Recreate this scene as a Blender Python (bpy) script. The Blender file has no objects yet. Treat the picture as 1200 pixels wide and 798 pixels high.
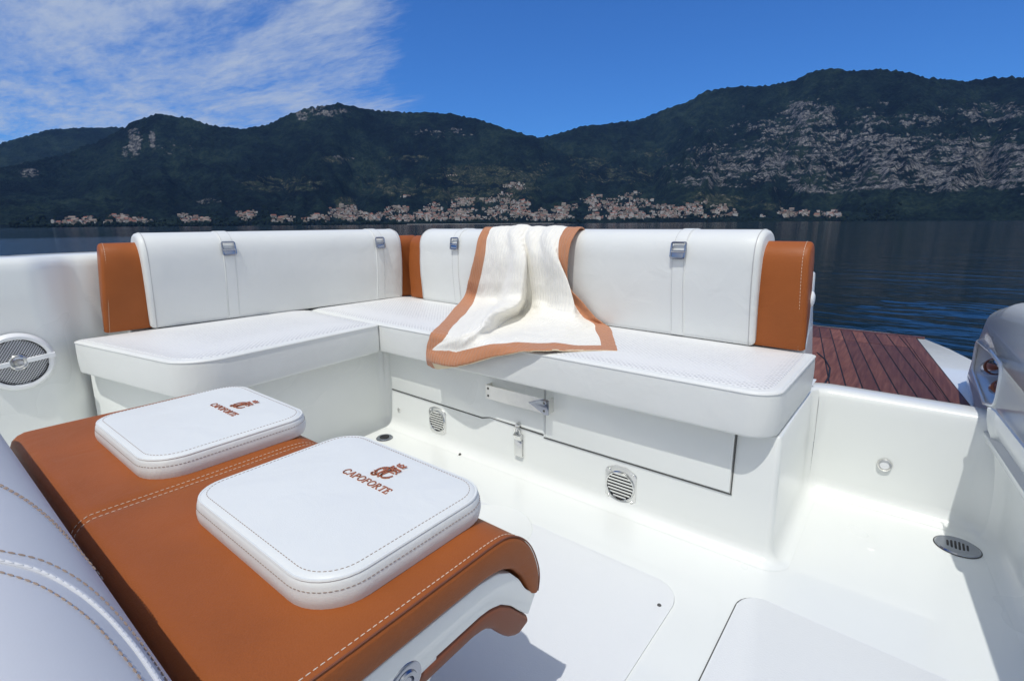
import bpy, bmesh, math, random
from mathutils import Vector, Matrix, noise
random.seed(7)
PI = math.pi
S = bpy.context.scene
COL = S.collection

# ------------------------------------------------------------------ helpers
def link(name, mesh, mats=None, parent=None):
    o = bpy.data.objects.new(name, mesh)
    COL.objects.link(o)
    if mats is not None:
        for m in (mats if isinstance(mats, (list, tuple)) else [mats]):
            mesh.materials.append(m)
    if parent is not None:
        o.parent = parent
        o.matrix_parent_inverse = parent_world(parent).inverted()
    return o

def parent_world(p):
    return WORLD.get(p.name, p.matrix_basis)
WORLD = {}

def obj(name, bm, mats, parent=None, smooth=True, ang=35):
    bmesh.ops.recalc_face_normals(bm, faces=bm.faces[:])
    me = bpy.data.meshes.new(name)
    if smooth:
        for f in bm.faces: f.smooth = True
        a = math.radians(ang)
        for e in bm.edges:
            if len(e.link_faces) == 2 and e.calc_face_angle(0) > a: e.smooth = False
    bm.to_mesh(me); bm.free()
    o = link(name, me, mats, parent)
    WORLD[o.name] = Matrix.Identity(4)
    return o

def thing(name, label, cat, loc=(0, 0, 0), group=None):
    o = bpy.data.objects.new(name, None); COL.objects.link(o)
    o.location = loc; o.empty_display_size = .1
    WORLD[o.name] = Matrix.Translation(loc)
    return tag(o, label, cat, group)

def tag(o, label, cat, group=None):
    o['label'] = label; o['category'] = cat
    if group: o['group'] = group
    return o

def newbm(): return bmesh.new()

def add_box(bm, lo, hi, bev=0, seg=2, mat=0):
    r = bmesh.ops.create_cube(bm, size=1)
    vs = r['verts']
    for v in vs:
        v.co = Vector([lo[i] + (v.co[i] + .5) * (hi[i] - lo[i]) for i in range(3)])
    fs = list({f for v in vs for f in v.link_faces})
    for f in fs: f.material_index = mat
    if bev > 0:
        es = list({e for v in vs for e in v.link_edges})
        bmesh.ops.bevel(bm, geom=es, offset=bev, segments=seg, profile=.5, affect='EDGES')
    return vs

def add_tube(bm, pts, r, n=8, closed=False, mat=0, cap=True):
    pts = [Vector(p) for p in pts]
    N = len(pts); rings = []
    prev = None
    for i, p in enumerate(pts):
        if closed: t = pts[(i + 1) % N] - pts[i - 1]
        else: t = pts[min(i + 1, N - 1)] - pts[max(i - 1, 0)]
        if t.length < 1e-9: t = Vector((0, 0, 1))
        t.normalize()
        if prev is None:
            a = Vector((0, 0, 1)) if abs(t.z) < .9 else Vector((1, 0, 0))
            u = t.cross(a).normalized()
        else:
            u = (prev - t * prev.dot(t)); u.normalize()
        prev = u; w = t.cross(u)
        rr = r[i] if isinstance(r, (list, tuple)) else r
        rings.append([bm.verts.new(p + (u * math.cos(2 * PI * k / n) + w * math.sin(2 * PI * k / n)) * rr) for k in range(n)])
    M = N if closed else N - 1
    for i in range(M):
        a, b = rings[i], rings[(i + 1) % N]
        for k in range(n):
            f = bm.faces.new((a[k], a[(k + 1) % n], b[(k + 1) % n], b[k])); f.material_index = mat
    if cap and not closed:
        bm.faces.new(rings[0][::-1]).material_index = mat; bm.faces.new(rings[-1]).material_index = mat

def add_lathe(bm, prof, origin, axis, n=40, mat=0):
    """prof: list of (radius, height along axis)."""
    ax = Vector(axis).normalized()
    a = Vector((0, 0, 1)) if abs(ax.z) < .9 else Vector((1, 0, 0))
    u = ax.cross(a).normalized(); w = ax.cross(u)
    o = Vector(origin); rings = []
    for r, h in prof:
        if r < 1e-6: rings.append([bm.verts.new(o + ax * h)])
        else: rings.append([bm.verts.new(o + ax * h + (u * math.cos(2 * PI * k / n) + w * math.sin(2 * PI * k / n)) * r) for k in range(n)])
    for A, B in zip(rings, rings[1:]):
        for k in range(n):
            k2 = (k + 1) % n
            if len(A) == 1 and len(B) == 1: continue
            if len(A) == 1: f = bm.faces.new((A[0], B[k2], B[k]))
            elif len(B) == 1: f = bm.faces.new((A[k], A[k2], B[0]))
            else: f = bm.faces.new((A[k], A[k2], B[k2], B[k]))
            f.material_index = mat

def add_prism(bm, pts, frame, h0, h1, mat=0, bev=0, seg=3):
    """polygon pts (a,b) in plane frame=(origin, ua, ub, n), extruded h0..h1 along n."""
    o, ua, ub, nn = [Vector(v) for v in frame]
    A = [bm.verts.new(o + ua * a + ub * b + nn * h0) for a, b in pts]
    B = [bm.verts.new(o + ua * a + ub * b + nn * h1) for a, b in pts]
    fs = [bm.faces.new(A[::-1]), bm.faces.new(B)]
    for i in range(len(pts)):
        j = (i + 1) % len(pts)
        fs.append(bm.faces.new((A[i], A[j], B[j], B[i])))
    for f in fs: f.material_index = mat
    if bev > 0:
        es = list({e for f in fs[:2] for e in f.edges})
        bmesh.ops.bevel(bm, geom=es, offset=bev, segments=seg, profile=.5, affect='EDGES')
    return A, B

def round_poly(corners, seg=7):
    """corners: (x,y,r) counterclockwise or clockwise -> rounded outline."""
    out = []; n = len(corners)
    for i in range(n):
        p = Vector(corners[i][:2]); r = corners[i][2]
        a = (Vector(corners[i - 1][:2]) - p).normalized(); b = (Vector(corners[(i + 1) % n][:2]) - p).normalized()
        if r < 1e-5: out.append((p.x, p.y)); continue
        half = math.acos(max(-1, min(1, a.dot(b)))) / 2
        d = r / math.tan(half)
        c = p + (a + b).normalized() * (r / math.sin(half))
        s = p + a * d - c; e = p + b * d - c
        a0 = math.atan2(s.y, s.x); a1 = math.atan2(e.y, e.x)
        da = (a1 - a0 + PI) % (2 * PI) - PI
        for k in range(seg + 1):
            t = a0 + da * k / seg
            out.append((c.x + r * math.cos(t), c.y + r * math.sin(t)))
    return out

def inset_corners(corners, d):
    n = len(corners); area = sum(corners[i - 1][0] * corners[i][1] - corners[i][0] * corners[i - 1][1] for i in range(n))
    s = 1 if area > 0 else -1
    lines = []
    for i in range(n):
        p = Vector(corners[i][:2]); q = Vector(corners[(i + 1) % n][:2]); t = (q - p).normalized()
        nn = Vector((-t.y, t.x)) * s
        lines.append((p + nn * d, t))
    out = []
    for i in range(n):
        p, t = lines[i - 1]; q, u = lines[i]
        den = t.x * u.y - t.y * u.x
        k = ((q - p).x * u.y - (q - p).y * u.x) / den
        x = p + t * k
        out.append((x.x, x.y, max(corners[i][2] - d, .004)))
    return out

def add_cushion(bm, corners, z0, z1, r=.02, crown=.006, mat=0, rb=None, seg=7, sag=None):
    rb = r * .7 if rb is None else rb
    spec = []
    for k in range(5):
        t = PI / 2 * k / 4
        spec.append((rb * (1 - math.sin(t)), z0 + rb * (1 - math.cos(t))))
    zz = z0 + rb
    for k in range(1, 4): spec.append((-.002 * math.sin(PI * k / 4), zz + (z1 - r - zz) * k / 4))
    for k in range(6):
        t = PI / 2 * k / 5
        spec.append((r * (1 - math.cos(t)), z1 - r + r * math.sin(t)))
    wmin = min((Vector(corners[i][:2]) - Vector(corners[i - 1][:2])).length for i in range(len(corners)))
    for q in (.02, .06, .12, .20, .28, .36):
        spec.append((r + wmin * q, z1 + crown * (1 - (1 - q / .38) ** 2)))
    rings = []
    for d, z in spec:
        pts = round_poly(inset_corners(corners, d), seg)
        rings.append([bm.verts.new((x, y, z + (sag(x, y) if sag else 0))) for x, y in pts])
    n = len(rings[0])
    for A, B in zip(rings, rings[1:]):
        for k in range(n):
            bm.faces.new((A[k], A[(k + 1) % n], B[(k + 1) % n], B[k])).material_index = mat
    bm.faces.new(rings[0][::-1]).material_index = mat
    bm.faces.new(rings[-1]).material_index = mat

def dashes(bm, pts, length=.007, gap=.004, r=.0011, closed=False, n=5, mat=0):
    """a row of thread stitches along a polyline."""
    pts = [Vector(p) for p in pts]
    if closed: pts = pts + [pts[0]]
    acc = [0]
    for a, b in zip(pts, pts[1:]): acc.append(acc[-1] + (b - a).length)
    L = acc[-1]
    def at(s):
        for i in range(len(pts) - 1):
            if s <= acc[i + 1] or i == len(pts) - 2:
                t = (s - acc[i]) / max(acc[i + 1] - acc[i], 1e-9)
                return pts[i].lerp(pts[i + 1], min(max(t, 0), 1))
    s = 0
    while s + length <= L:
        add_tube(bm, [at(s), at(s + length * .5), at(s + length)], [r * .6, r, r * .6], n=n, mat=mat)
        s += length + gap

def round_path(pts, radii, seg=8):
    out = [Vector(pts[0])]
    for i in range(1, len(pts) - 1):
        p = Vector(pts[i]); a = (Vector(pts[i - 1]) - p).normalized(); b = (Vector(pts[i + 1]) - p).normalized()
        r = radii[i]
        if r <= 0: out.append(p); continue
        half = math.acos(max(-1, min(1, a.dot(b)))) / 2
        d = r / math.tan(half); c = p + (a + b).normalized() * (r / math.sin(half))
        s = p + a * d - c; e = p + b * d - c
        a0 = math.atan2(s.y, s.x); da = (math.atan2(e.y, e.x) - a0 + PI) % (2 * PI) - PI
        out += [c + Vector((math.cos(a0 + da * k / seg), math.sin(a0 + da * k / seg))) * r for k in range(seg + 1)]
    out.append(Vector(pts[-1]))
    return out

def add_sweep(bm, path, prof, side=1, mat=0):
    """path: 2D plan polyline; prof: (offset towards side, z)."""
    N = len(path); rings = []
    for i, p in enumerate(path):
        ts = []
        if i > 0: ts.append((path[i] - path[i - 1]).normalized())
        if i < N - 1: ts.append((path[i + 1] - path[i]).normalized())
        t = sum(ts, Vector((0, 0))); t.normalize()
        nn = Vector((t.y, -t.x)) * side
        sc = 1 / max(.5, nn.dot(Vector((ts[0].y, -ts[0].x)) * side))
        rings.append([bm.verts.new((p.x + nn.x * d * sc, p.y + nn.y * d * sc, z)) for d, z in prof])
    for A, B in zip(rings, rings[1:]):
        for k in range(len(prof) - 1):
            bm.faces.new((A[k], A[k + 1], B[k + 1], B[k])).material_index = mat
    return rings

# ------------------------------------------------------------------ materials
def mat(name):
    m = bpy.data.materials.new(name); m.use_nodes = True
    nt = m.node_tree; b = nt.nodes['Principled BSDF']
    return m, nt, b

def N(nt, typ, **kw):
    n = nt.nodes.new(typ)
    for k, v in kw.items():
        if k in n.inputs: n.inputs[k].default_value = v
        else: setattr(n, k, v)
    return n

def ramp(nt, stops, interp='LINEAR'):
    r = nt.nodes.new('ShaderNodeValToRGB'); r.color_ramp.interpolation = interp
    els = r.color_ramp.elements
    while len(els) < len(stops): els.new(.5)
    for e, (p, c) in zip(els, stops):
        e.position = p; e.color = (*c, 1) if len(c) == 3 else c
    return r

def simple(name, col, rough=.4, metal=0, wavy=0, coat=0, var=.04, nscale=6, bump=0, bscale=200, coat_rough=.1, sheen=0, spec=.5):
    m, nt, b = mat(name)
    L = nt.links.new
    tc = N(nt, 'ShaderNodeTexCoord')
    nz = N(nt, 'ShaderNodeTexNoise', Scale=nscale, Detail=5.0)
    L(tc.outputs['Object'], nz.inputs['Vector'])
    c0 = tuple(max(0, c * (1 - var)) for c in col); c1 = tuple(min(1, c * (1 + var)) for c in col)
    r = ramp(nt, [(.3, c0), (.7, c1)])
    L(nz.outputs['Fac'], r.inputs['Fac']); L(r.outputs['Color'], b.inputs['Base Color'])
    b.inputs['Roughness'].default_value = rough
    b.inputs['Metallic'].default_value = metal
    b.inputs['Coat Weight'].default_value = coat; b.inputs['Coat Roughness'].default_value = coat_rough
    b.inputs['Specular IOR Level'].default_value = spec
    if sheen: b.inputs['Sheen Weight'].default_value = sheen
    if bump:
        v = N(nt, 'ShaderNodeTexVoronoi', Scale=bscale); L(tc.outputs['Object'], v.inputs['Vector'])
        n2 = N(nt, 'ShaderNodeTexNoise', Scale=bscale * .15, Detail=3.0); L(tc.outputs['Object'], n2.inputs['Vector'])
        ad = N(nt, 'ShaderNodeMath', operation='ADD'); L(v.outputs['Distance'], ad.inputs[0]); L(n2.outputs['Fac'], ad.inputs[1])
        bp = N(nt, 'ShaderNodeBump', Strength=bump, Distance=.001); L(ad.outputs[0], bp.inputs['Height'])
        if wavy:
            n3 = N(nt, 'ShaderNodeTexNoise', Scale=9.0, Detail=3.0, Distortion=.8); L(tc.outputs['Object'], n3.inputs['Vector'])
            b3 = N(nt, 'ShaderNodeBump', Strength=wavy, Distance=.02); L(n3.outputs['Fac'], b3.inputs['Height']); L(b3.outputs['Normal'], bp.inputs['Normal'])
        L(bp.outputs['Normal'], b.inputs['Normal'])
    return m

M = {}
M['gelcoat'] = simple('gelcoat', (.79, .81, .785), rough=.28, coat=.6, coat_rough=.05, var=.012, nscale=3)
def weather(m, lo_, hi_, scale=9.0):
    """uneven gloss: wiped, salted and walked-on areas."""
    nt = m.node_tree; b = nt.nodes['Principled BSDF']
    tcx = N(nt, 'ShaderNodeTexCoord'); n = N(nt, 'ShaderNodeTexNoise', Scale=scale, Detail=2.0, Roughness=.5); nt.links.new(tcx.outputs['Object'], n.inputs['Vector'])
    mr = N(nt, 'ShaderNodeMapRange'); mr.inputs['From Min'].default_value = .3; mr.inputs['From Max'].default_value = .7; mr.inputs['To Min'].default_value = lo_; mr.inputs['To Max'].default_value = hi_
    nt.links.new(n.outputs['Fac'], mr.inputs['Value']); nt.links.new(mr.outputs[0], b.inputs['Roughness'])
weather(M['gelcoat'], .26, .33, 2.5)
M['non_skid'] = simple('non_skid_gelcoat', (.76, .775, .775), rough=.45, var=.01, nscale=3, bump=.22, bscale=300, spec=.4)
M['gelcoat_grey'] = simple('gelcoat_grey', (.70, .71, .72), rough=.25, coat=.7, coat_rough=.04, var=.02, nscale=3)
M['vinyl'] = simple('white_vinyl', (.725, .74, .725), rough=.42, var=.02, nscale=4, bump=.12, bscale=450, spec=.4, wavy=.16)
M['pad_vinyl'] = simple('white_pad_vinyl', (.73, .75, .735), rough=.45, var=.02, nscale=4, bump=.12, bscale=450, spec=.4, wavy=.16)
M['helm_vinyl'] = simple('shade_tinted_vinyl', (.585, .60, .63), rough=.5, var=.02, nscale=5, bump=.04, bscale=500, spec=.3)  # white vinyl; its shade is put into the blue-grey base colour
M['tan'] = simple('tan_leather', (.315, .089, .021), rough=.5, var=.07, nscale=7, bump=.22, bscale=350, spec=.25, wavy=.16)
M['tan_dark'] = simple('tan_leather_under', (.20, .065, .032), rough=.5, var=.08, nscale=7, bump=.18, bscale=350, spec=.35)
M['steel'] = simple('polished_steel', (.72, .72, .71), rough=.13, metal=1, var=.05, nscale=12)
M['brushed'] = simple('brushed_steel', (.78, .77, .74), rough=.32, metal=1, var=.05, nscale=30)
M['dark_steel'] = simple('dark_polished_steel', (.36, .38, .43), rough=.14, metal=1, var=.05, nscale=12)
M['seam'] = simple('dark_gap', (.085, .085, .08), rough=.7)
M['black'] = simple('black_rubber', (.012, .012, .014), rough=.6)
M['thread_w'] = simple('pale_thread', (.72, .62, .50), rough=.7)
M['thread_b'] = simple('brown_thread', (.30, .22, .17), rough=.7)
M['thread_g'] = simple('grey_thread', (.47, .47, .47), rough=.7)
M['print'] = simple('orange_print', (.42, .13, .06), rough=.6)
M['plastic'] = simple('white_plastic', (.80, .81, .82), rough=.3, var=.01)
M['cream_lining'] = simple('cream_lining', (.68, .58, .42), rough=.9)

def seat_fabric():
    m, nt, b = mat('quilted_white_seat_vinyl'); L = nt.links.new
    tc = N(nt, 'ShaderNodeTexCoord')
    mp = N(nt, 'ShaderNodeMapping'); mp.inputs['Rotation'].default_value = (0, 0, .785)
    L(tc.outputs['Object'], mp.inputs['Vector'])
    v = N(nt, 'ShaderNodeTexVoronoi', Scale=80.0, Randomness=.12); L(mp.outputs[0], v.inputs['Vector'])
    r = ramp(nt, [(.05, (.42, .43, .44)), (.42, (.725, .73, .73))]); L(v.outputs['Distance'], r.inputs['Fac'])
    L(r.outputs['Color'], b.inputs['Base Color'])
    bp = N(nt, 'ShaderNodeBump', Strength=.6, Distance=.003); L(v.outputs['Distance'], bp.inputs['Height'])
    L(bp.outputs['Normal'], b.inputs['Normal'])
    b.inputs['Roughness'].default_value = .5
    return m
M['seat'] = seat_fabric()

def fleece(name, col):
    m, nt, b = mat(name); L = nt.links.new
    tc = N(nt, 'ShaderNodeTexCoord')
    n1 = N(nt, 'ShaderNodeTexNoise', Scale=260.0, Detail=4.0); L(tc.outputs['Object'], n1.inputs['Vector'])
    n2 = N(nt, 'ShaderNodeTexNoise', Scale=22.0, Detail=4.0); L(tc.outputs['Object'], n2.inputs['Vector'])
    mx = N(nt, 'ShaderNodeMath', operation='MULTIPLY'); L(n1.outputs['Fac'], mx.inputs[0]); L(n2.outputs['Fac'], mx.inputs[1])
    r = ramp(nt, [(.1, tuple(c * .95 for c in col)), (.42, col)]); L(mx.outputs[0], r.inputs['Fac'])
    L(r.outputs['Color'], b.inputs['Base Color'])
    ad = N(nt, 'ShaderNodeMath', operation='MULTIPLY_ADD'); ad.inputs[1].default_value = 1.2
    L(n2.outputs['Fac'], ad.inputs[0]); L(n1.outputs['Fac'], ad.inputs[2])
    wv = N(nt, 'ShaderNodeTexWave', Scale=20.0, Distortion=2.0); wv.bands_direction = 'X'; L(tc.outputs['Object'], wv.inputs['Vector'])
    ad2 = N(nt, 'ShaderNodeMath', operation='MULTIPLY_ADD'); ad2.inputs[1].default_value = .9; L(wv.outputs['Fac'], ad2.inputs[0]); L(ad.outputs[0], ad2.inputs[2]); ad = ad2
    bp = N(nt, 'ShaderNodeBump', Strength=.7, Distance=.003); L(ad.outputs[0], bp.inputs['Height'])
    L(bp.outputs['Normal'], b.inputs['Normal'])
    b.inputs['Roughness'].default_value = .95; b.inputs['Sheen Weight'].default_value = .25
    b.inputs['Specular IOR Level'].default_value = .1
    return m
M['blanket'] = fleece('cream_fleece', (.87, .85, .79))
M['border'] = fleece('terracotta_border', (.50, .225, .120))

def teak():
    m, nt, b = mat('teak_planks'); L = nt.links.new
    tc = N(nt, 'ShaderNodeTexCoord')
    mp = N(nt, 'ShaderNodeMapping'); mp.inputs['Scale'].default_value = (38, 2.2, 38); mp.inputs['Rotation'].default_value = (0, 0, -.12)
    L(tc.outputs['Object'], mp.inputs['Vector'])
    n1 = N(nt, 'ShaderNodeTexNoise', Scale=2.2, Detail=8.0, Roughness=.65); L(mp.outputs[0], n1.inputs['Vector'])
    r = ramp(nt, [(.25, (.075, .026, .013)), (.5, (.150, .056, .031)), (.75, (.24, .105, .066))]); L(n1.outputs['Fac'], r.inputs['Fac'])
    oi = N(nt, 'ShaderNodeAttribute', attribute_name='tone')
    hs = N(nt, 'ShaderNodeHueSaturation'); L(r.outputs['Color'], hs.inputs['Color'])
    mr = N(nt, 'ShaderNodeMapRange'); mr.inputs['To Min'].default_value = .62; mr.inputs['To Max'].default_value = 1.35
    L(oi.outputs['Fac'], mr.inputs['Value']); L(mr.outputs[0], hs.inputs['Value'])
    L(hs.outputs['Color'], b.inputs['Base Color'])
    bp = N(nt, 'ShaderNodeBump', Strength=.25, Distance=.002); L(n1.outputs['Fac'], bp.inputs['Height']); L(bp.outputs['Normal'], b.inputs['Normal'])
    b.inputs['Roughness'].default_value = .42; b.inputs['Specular IOR Level'].default_value = .2
    return m
M['teak'] = teak()

def grille():
    m, nt, b = mat('perforated_grille'); L = nt.links.new
    tc = N(nt, 'ShaderNodeTexCoord')
    mp = N(nt, 'ShaderNodeMapping'); mp.inputs['Rotation'].default_value = (.6, 0, 0); mp.inputs['Scale'].default_value = (0, 1, 1)
    L(tc.outputs['Object'], mp.inputs['Vector'])
    v = N(nt, 'ShaderNodeTexVoronoi', Scale=155.0, Randomness=0.0); L(mp.outputs[0], v.inputs['Vector'])
    r = ramp(nt, [(.36, (.03, .03, .033)), (.46, (.62, .63, .65))]); L(v.outputs['Distance'], r.inputs['Fac'])
    L(r.outputs['Color'], b.inputs['Base Color']); b.inputs['Roughness'].default_value = .4
    return m
M['grille'] = grille()

# ------------------------------------------------------------------ camera and light
H = .9
cam_d = bpy.data.cameras.new('camera'); cam = bpy.data.objects.new('camera', cam_d); COL.objects.link(cam)
cam_d.sensor_width = 36; cam_d.lens = 591 / 1200 * 36; cam_d.clip_end = 60000; cam_d.clip_start = .02
yaw, pit, roll = .67034, .22742, -.007777
fw = Vector((-math.sin(yaw) * math.cos(pit), math.cos(yaw) * math.cos(pit), -math.sin(pit)))
rt = Vector((math.cos(yaw), math.sin(yaw), 0)); up = rt.cross(fw)
r2 = rt * math.cos(roll) + up * math.sin(roll); u2 = up * math.cos(roll) - rt * math.sin(roll)
mw = Matrix((r2, u2, -fw)).transposed().to_4x4(); mw.translation = (0, 0, H)
cam.matrix_world = mw; S.camera = cam

EL, AZ = math.radians(66), math.radians(13)
sund = Vector((math.sin(AZ) * math.cos(EL), -math.cos(AZ) * math.cos(EL), math.sin(EL)))
ld = bpy.data.lights.new('sun', 'SUN'); ld.energy = 2.66; ld.angle = math.radians(.5); ld.color = (1, .978, .925)
lo = bpy.data.objects.new('sun', ld); COL.objects.link(lo)
lo.rotation_euler = sund.to_track_quat('Z', 'Y').to_euler()

w = bpy.data.worlds.new('World'); S.world = w; w.use_nodes = True
nt = w.node_tree; L = nt.links.new
bg = nt.nodes['Background']; bg.inputs['Strength'].default_value = .1
sky = N(nt, 'ShaderNodeTexSky'); sky.sky_type = 'NISHITA'; sky.sun_disc = False
sky.sun_elevation = EL; sky.sun_rotation = PI - AZ; sky.altitude = 200; sky.air_density = 1.0; sky.dust_density = .15; sky.ozone_density = 3.5
tc = N(nt, 'ShaderNodeTexCoord')
sep = N(nt, 'ShaderNodeSeparateXYZ'); L(tc.outputs['Generated'], sep.inputs[0])
# high thin cloud on a plane far overhead: project the view direction to that plane
zz = N(nt, 'ShaderNodeMath', operation='MAXIMUM'); L(sep.outputs['Z'], zz.inputs[0]); zz.inputs[1].default_value = .03
dx = N(nt, 'ShaderNodeMath', operation='DIVIDE'); L(sep.outputs['X'], dx.inputs[0]); L(zz.outputs[0], dx.inputs[1])
dy = N(nt, 'ShaderNodeMath', operation='DIVIDE'); L(sep.outputs['Y'], dy.inputs[0]); L(zz.outputs[0], dy.inputs[1])
cb = N(nt, 'ShaderNodeCombineXYZ'); L(dx.outputs[0], cb.inputs[0]); L(dy.outputs[0], cb.inputs[1])
mp = N(nt, 'ShaderNodeMapping'); mp.inputs['Scale'].default_value = (.55, 1.5, 1); mp.inputs['Rotation'].default_value = (0, 0, .5)
L(cb.outputs[0], mp.inputs['Vector'])
n1 = N(nt, 'ShaderNodeTexNoise', Scale=1.1, Detail=9.0, Roughness=.62, Distortion=.5); L(mp.outputs[0], n1.inputs['Vector'])
mp2 = N(nt, 'ShaderNodeMapping'); mp2.inputs['Scale'].default_value = (1.0, 3.2, 1); mp2.inputs['Rotation'].default_value = (0, 0, .9)
L(cb.outputs[0], mp2.inputs['Vector'])
n1b = N(nt, 'ShaderNodeTexNoise', Scale=4.0, Detail=6.0, Roughness=.7, Distortion=.3); L(mp2.outputs[0], n1b.inputs['Vector'])
mxn = N(nt, 'ShaderNodeMix'); mxn.data_type = 'FLOAT'; mxn.inputs[0].default_value = .34
L(n1.outputs['Fac'], mxn.inputs[2]); L(n1b.outputs['Fac'], mxn.inputs[3])
# the cloud bank stands to the far left: weight by distance of the direction from its centre
cdir = Vector((-.900, .350, .265)).normalized()
dp = N(nt, 'ShaderNodeVectorMath', operation='DOT_PRODUCT'); L(tc.outputs['Generated'], dp.inputs[0]); dp.inputs[1].default_value = cdir
mk = N(nt, 'ShaderNodeMapRange'); mk.interpolation_type = 'SMOOTHSTEP'
mk.inputs['From Min'].default_value = .895; mk.inputs['From Max'].default_value = .98; mk.inputs['To Min'].default_value = -.32; mk.inputs['To Max'].default_value = .13
L(dp.outputs['Value'], mk.inputs['Value'])
ad = N(nt, 'ShaderNodeMath', operation='ADD'); L(mxn.outputs[0], ad.inputs[0]); L(mk.outputs[0], ad.inputs[1])
cr = N(nt, 'ShaderNodeMapRange'); cr.interpolation_type = 'SMOOTHSTEP'
cr.inputs['From Min'].default_value = .44; cr.inputs['From Max'].default_value = .80; cr.inputs['To Max'].default_value = .85
L(ad.outputs[0], cr.inputs['Value'])
# neutral fill light: unseen bright cloud added to the sky behind the camera
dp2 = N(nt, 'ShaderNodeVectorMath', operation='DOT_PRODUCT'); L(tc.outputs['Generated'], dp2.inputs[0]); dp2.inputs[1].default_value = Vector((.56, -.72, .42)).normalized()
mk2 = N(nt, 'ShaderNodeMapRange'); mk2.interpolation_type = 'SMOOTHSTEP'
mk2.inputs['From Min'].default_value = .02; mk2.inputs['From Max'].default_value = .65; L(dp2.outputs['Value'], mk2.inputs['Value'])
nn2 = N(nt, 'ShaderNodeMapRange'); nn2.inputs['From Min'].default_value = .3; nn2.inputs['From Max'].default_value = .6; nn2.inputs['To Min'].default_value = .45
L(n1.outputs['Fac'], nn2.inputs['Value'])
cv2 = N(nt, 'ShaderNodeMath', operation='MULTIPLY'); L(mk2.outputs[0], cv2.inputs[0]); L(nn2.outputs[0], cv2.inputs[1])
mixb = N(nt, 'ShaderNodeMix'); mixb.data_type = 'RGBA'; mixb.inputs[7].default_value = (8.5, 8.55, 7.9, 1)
mix = N(nt, 'ShaderNodeMix'); mix.data_type = 'RGBA'; mix.inputs[7].default_value = (5.2, 5.9, 7.0, 1)
tint = N(nt, 'ShaderNodeMix'); tint.data_type = 'RGBA'; tint.blend_type = 'MULTIPLY'; tint.inputs[0].default_value = 1; tint.inputs[7].default_value = (.30, .72, 1.32, 1)
L(sky.outputs[0], tint.inputs[6])
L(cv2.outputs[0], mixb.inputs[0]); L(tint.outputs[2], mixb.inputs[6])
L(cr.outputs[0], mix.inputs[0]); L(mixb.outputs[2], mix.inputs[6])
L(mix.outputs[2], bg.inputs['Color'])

S.view_settings.view_transform = 'Standard'; S.view_settings.look = 'None'; S.view_settings.exposure = 0; S.view_settings.gamma = 1
S.view_settings.use_curve_mapping = False
S.cycles.max_bounces = 8; S.cycles.diffuse_bounces = 5; S.cycles.glossy_bounces = 4
S.cycles.use_denoising = True

# ------------------------------------------------------------------ the boat
boat = thing('motorboat', 'white motorboat cockpit with a moulded L-shaped bench, low transom and reddish teak swim platform', 'boat', (-1.1, .5, 0))
FL = -1.83                                                  # front of the side bench base

# cockpit floor: one moulded sheet with raised non-skid fields
bm = newbm()
add_box(bm, (-2.55, -2.2, -.06), (.5, 1.98, 0))
floor = obj('cockpit_floor', bm, M['gelcoat'], boat)
bm = newbm()
o = round_poly([(-1.72, -1.6, .05), (-.345, -1.6, .05), (-.345, 1.12, .07), (-1.72, 1.12, .07)])
add_prism(bm, o, ((0, 0, 0), (1, 0, 0), (0, 1, 0), (0, 0, 1)), -.002, .0045, bev=.0035)
obj('non_skid_field', bm, M['non_skid'], floor)
bm = newbm()
add_lathe(bm, [(0, .0062), (.118, .0062), (.1215, .0075), (.126, .008), (.129, .006), (.13, .002)], (-.90, 1.02, 0), (0, 0, 1), 64)
obj('table_socket', bm, M['gelcoat'], floor)
hc = [(-.225, -.9, .05), (.225, -.9, .05), (.225, 1.185, .03), (-.225, 1.205, .055)]
bm = newbm()
add_prism(bm, round_poly(inset_corners(hc, -.004)), ((0, 0, 0), (1, 0, 0), (0, 1, 0), (0, 0, 1)), -.002, .0016)
obj('hatch_gasket', bm, M['seam'], floor)
bm = newbm()
add_prism(bm, round_poly(hc), ((0, 0, 0), (1, 0, 0), (0, 1, 0), (0, 0, 1)), -.002, .007, bev=.004)
obj('floor_hatch', bm, M['non_skid'], floor)
for x, y in ((-.371, 1.03), (-1.325, 1.33)):
    bm = newbm(); add_lathe(bm, [(0, .0065), (.004, .0065), (.0055, .004), (.006, 0)], (x, y, .0), (0, 0, 1), 16)
    obj('screw_cap', bm, M['seam'], floor)

def floor_drain(x, y, r, holes):
    bm = newbm()
    add_lathe(bm, [(0, .004), (r * .93, .004), (r, .001), (r, -.001)], (x, y, .0012), (0, 0, 1), 48)
    d = obj('floor_drain', bm, M['dark_steel'], floor)
    bm = newbm()
    if holes == 'slots':
        for i in range(6):
            ox = (i - 2.5) * r * .17
            hl = r * .42 * math.sqrt(1 - ((i - 2.5) / 3.4) ** 2)
            add_box(bm, (x + ox - r * .045, y - hl, .0045), (x + ox + r * .045, y + hl, .0062), .0015, 1)
    else:
        add_lathe(bm, [(0, .0068), (r * .6, .0068), (r * .62, .0045)], (x, y, 0), (0, 0, 1), 32)
    obj('drain_slots', bm, M['black'], d)
    bm = newbm(); add_lathe(bm, [(r, .0004), (r * 1.035, .0016), (r * 1.05, .0004)], (x, y, .0004), (0, 0, 1), 48)
    obj('drain_gasket', bm, M['seam'], d)
floor_drain(.203, 1.765, .051, 'slots')
floor_drain(-1.70, 1.25, .034, 'cap')

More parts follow.
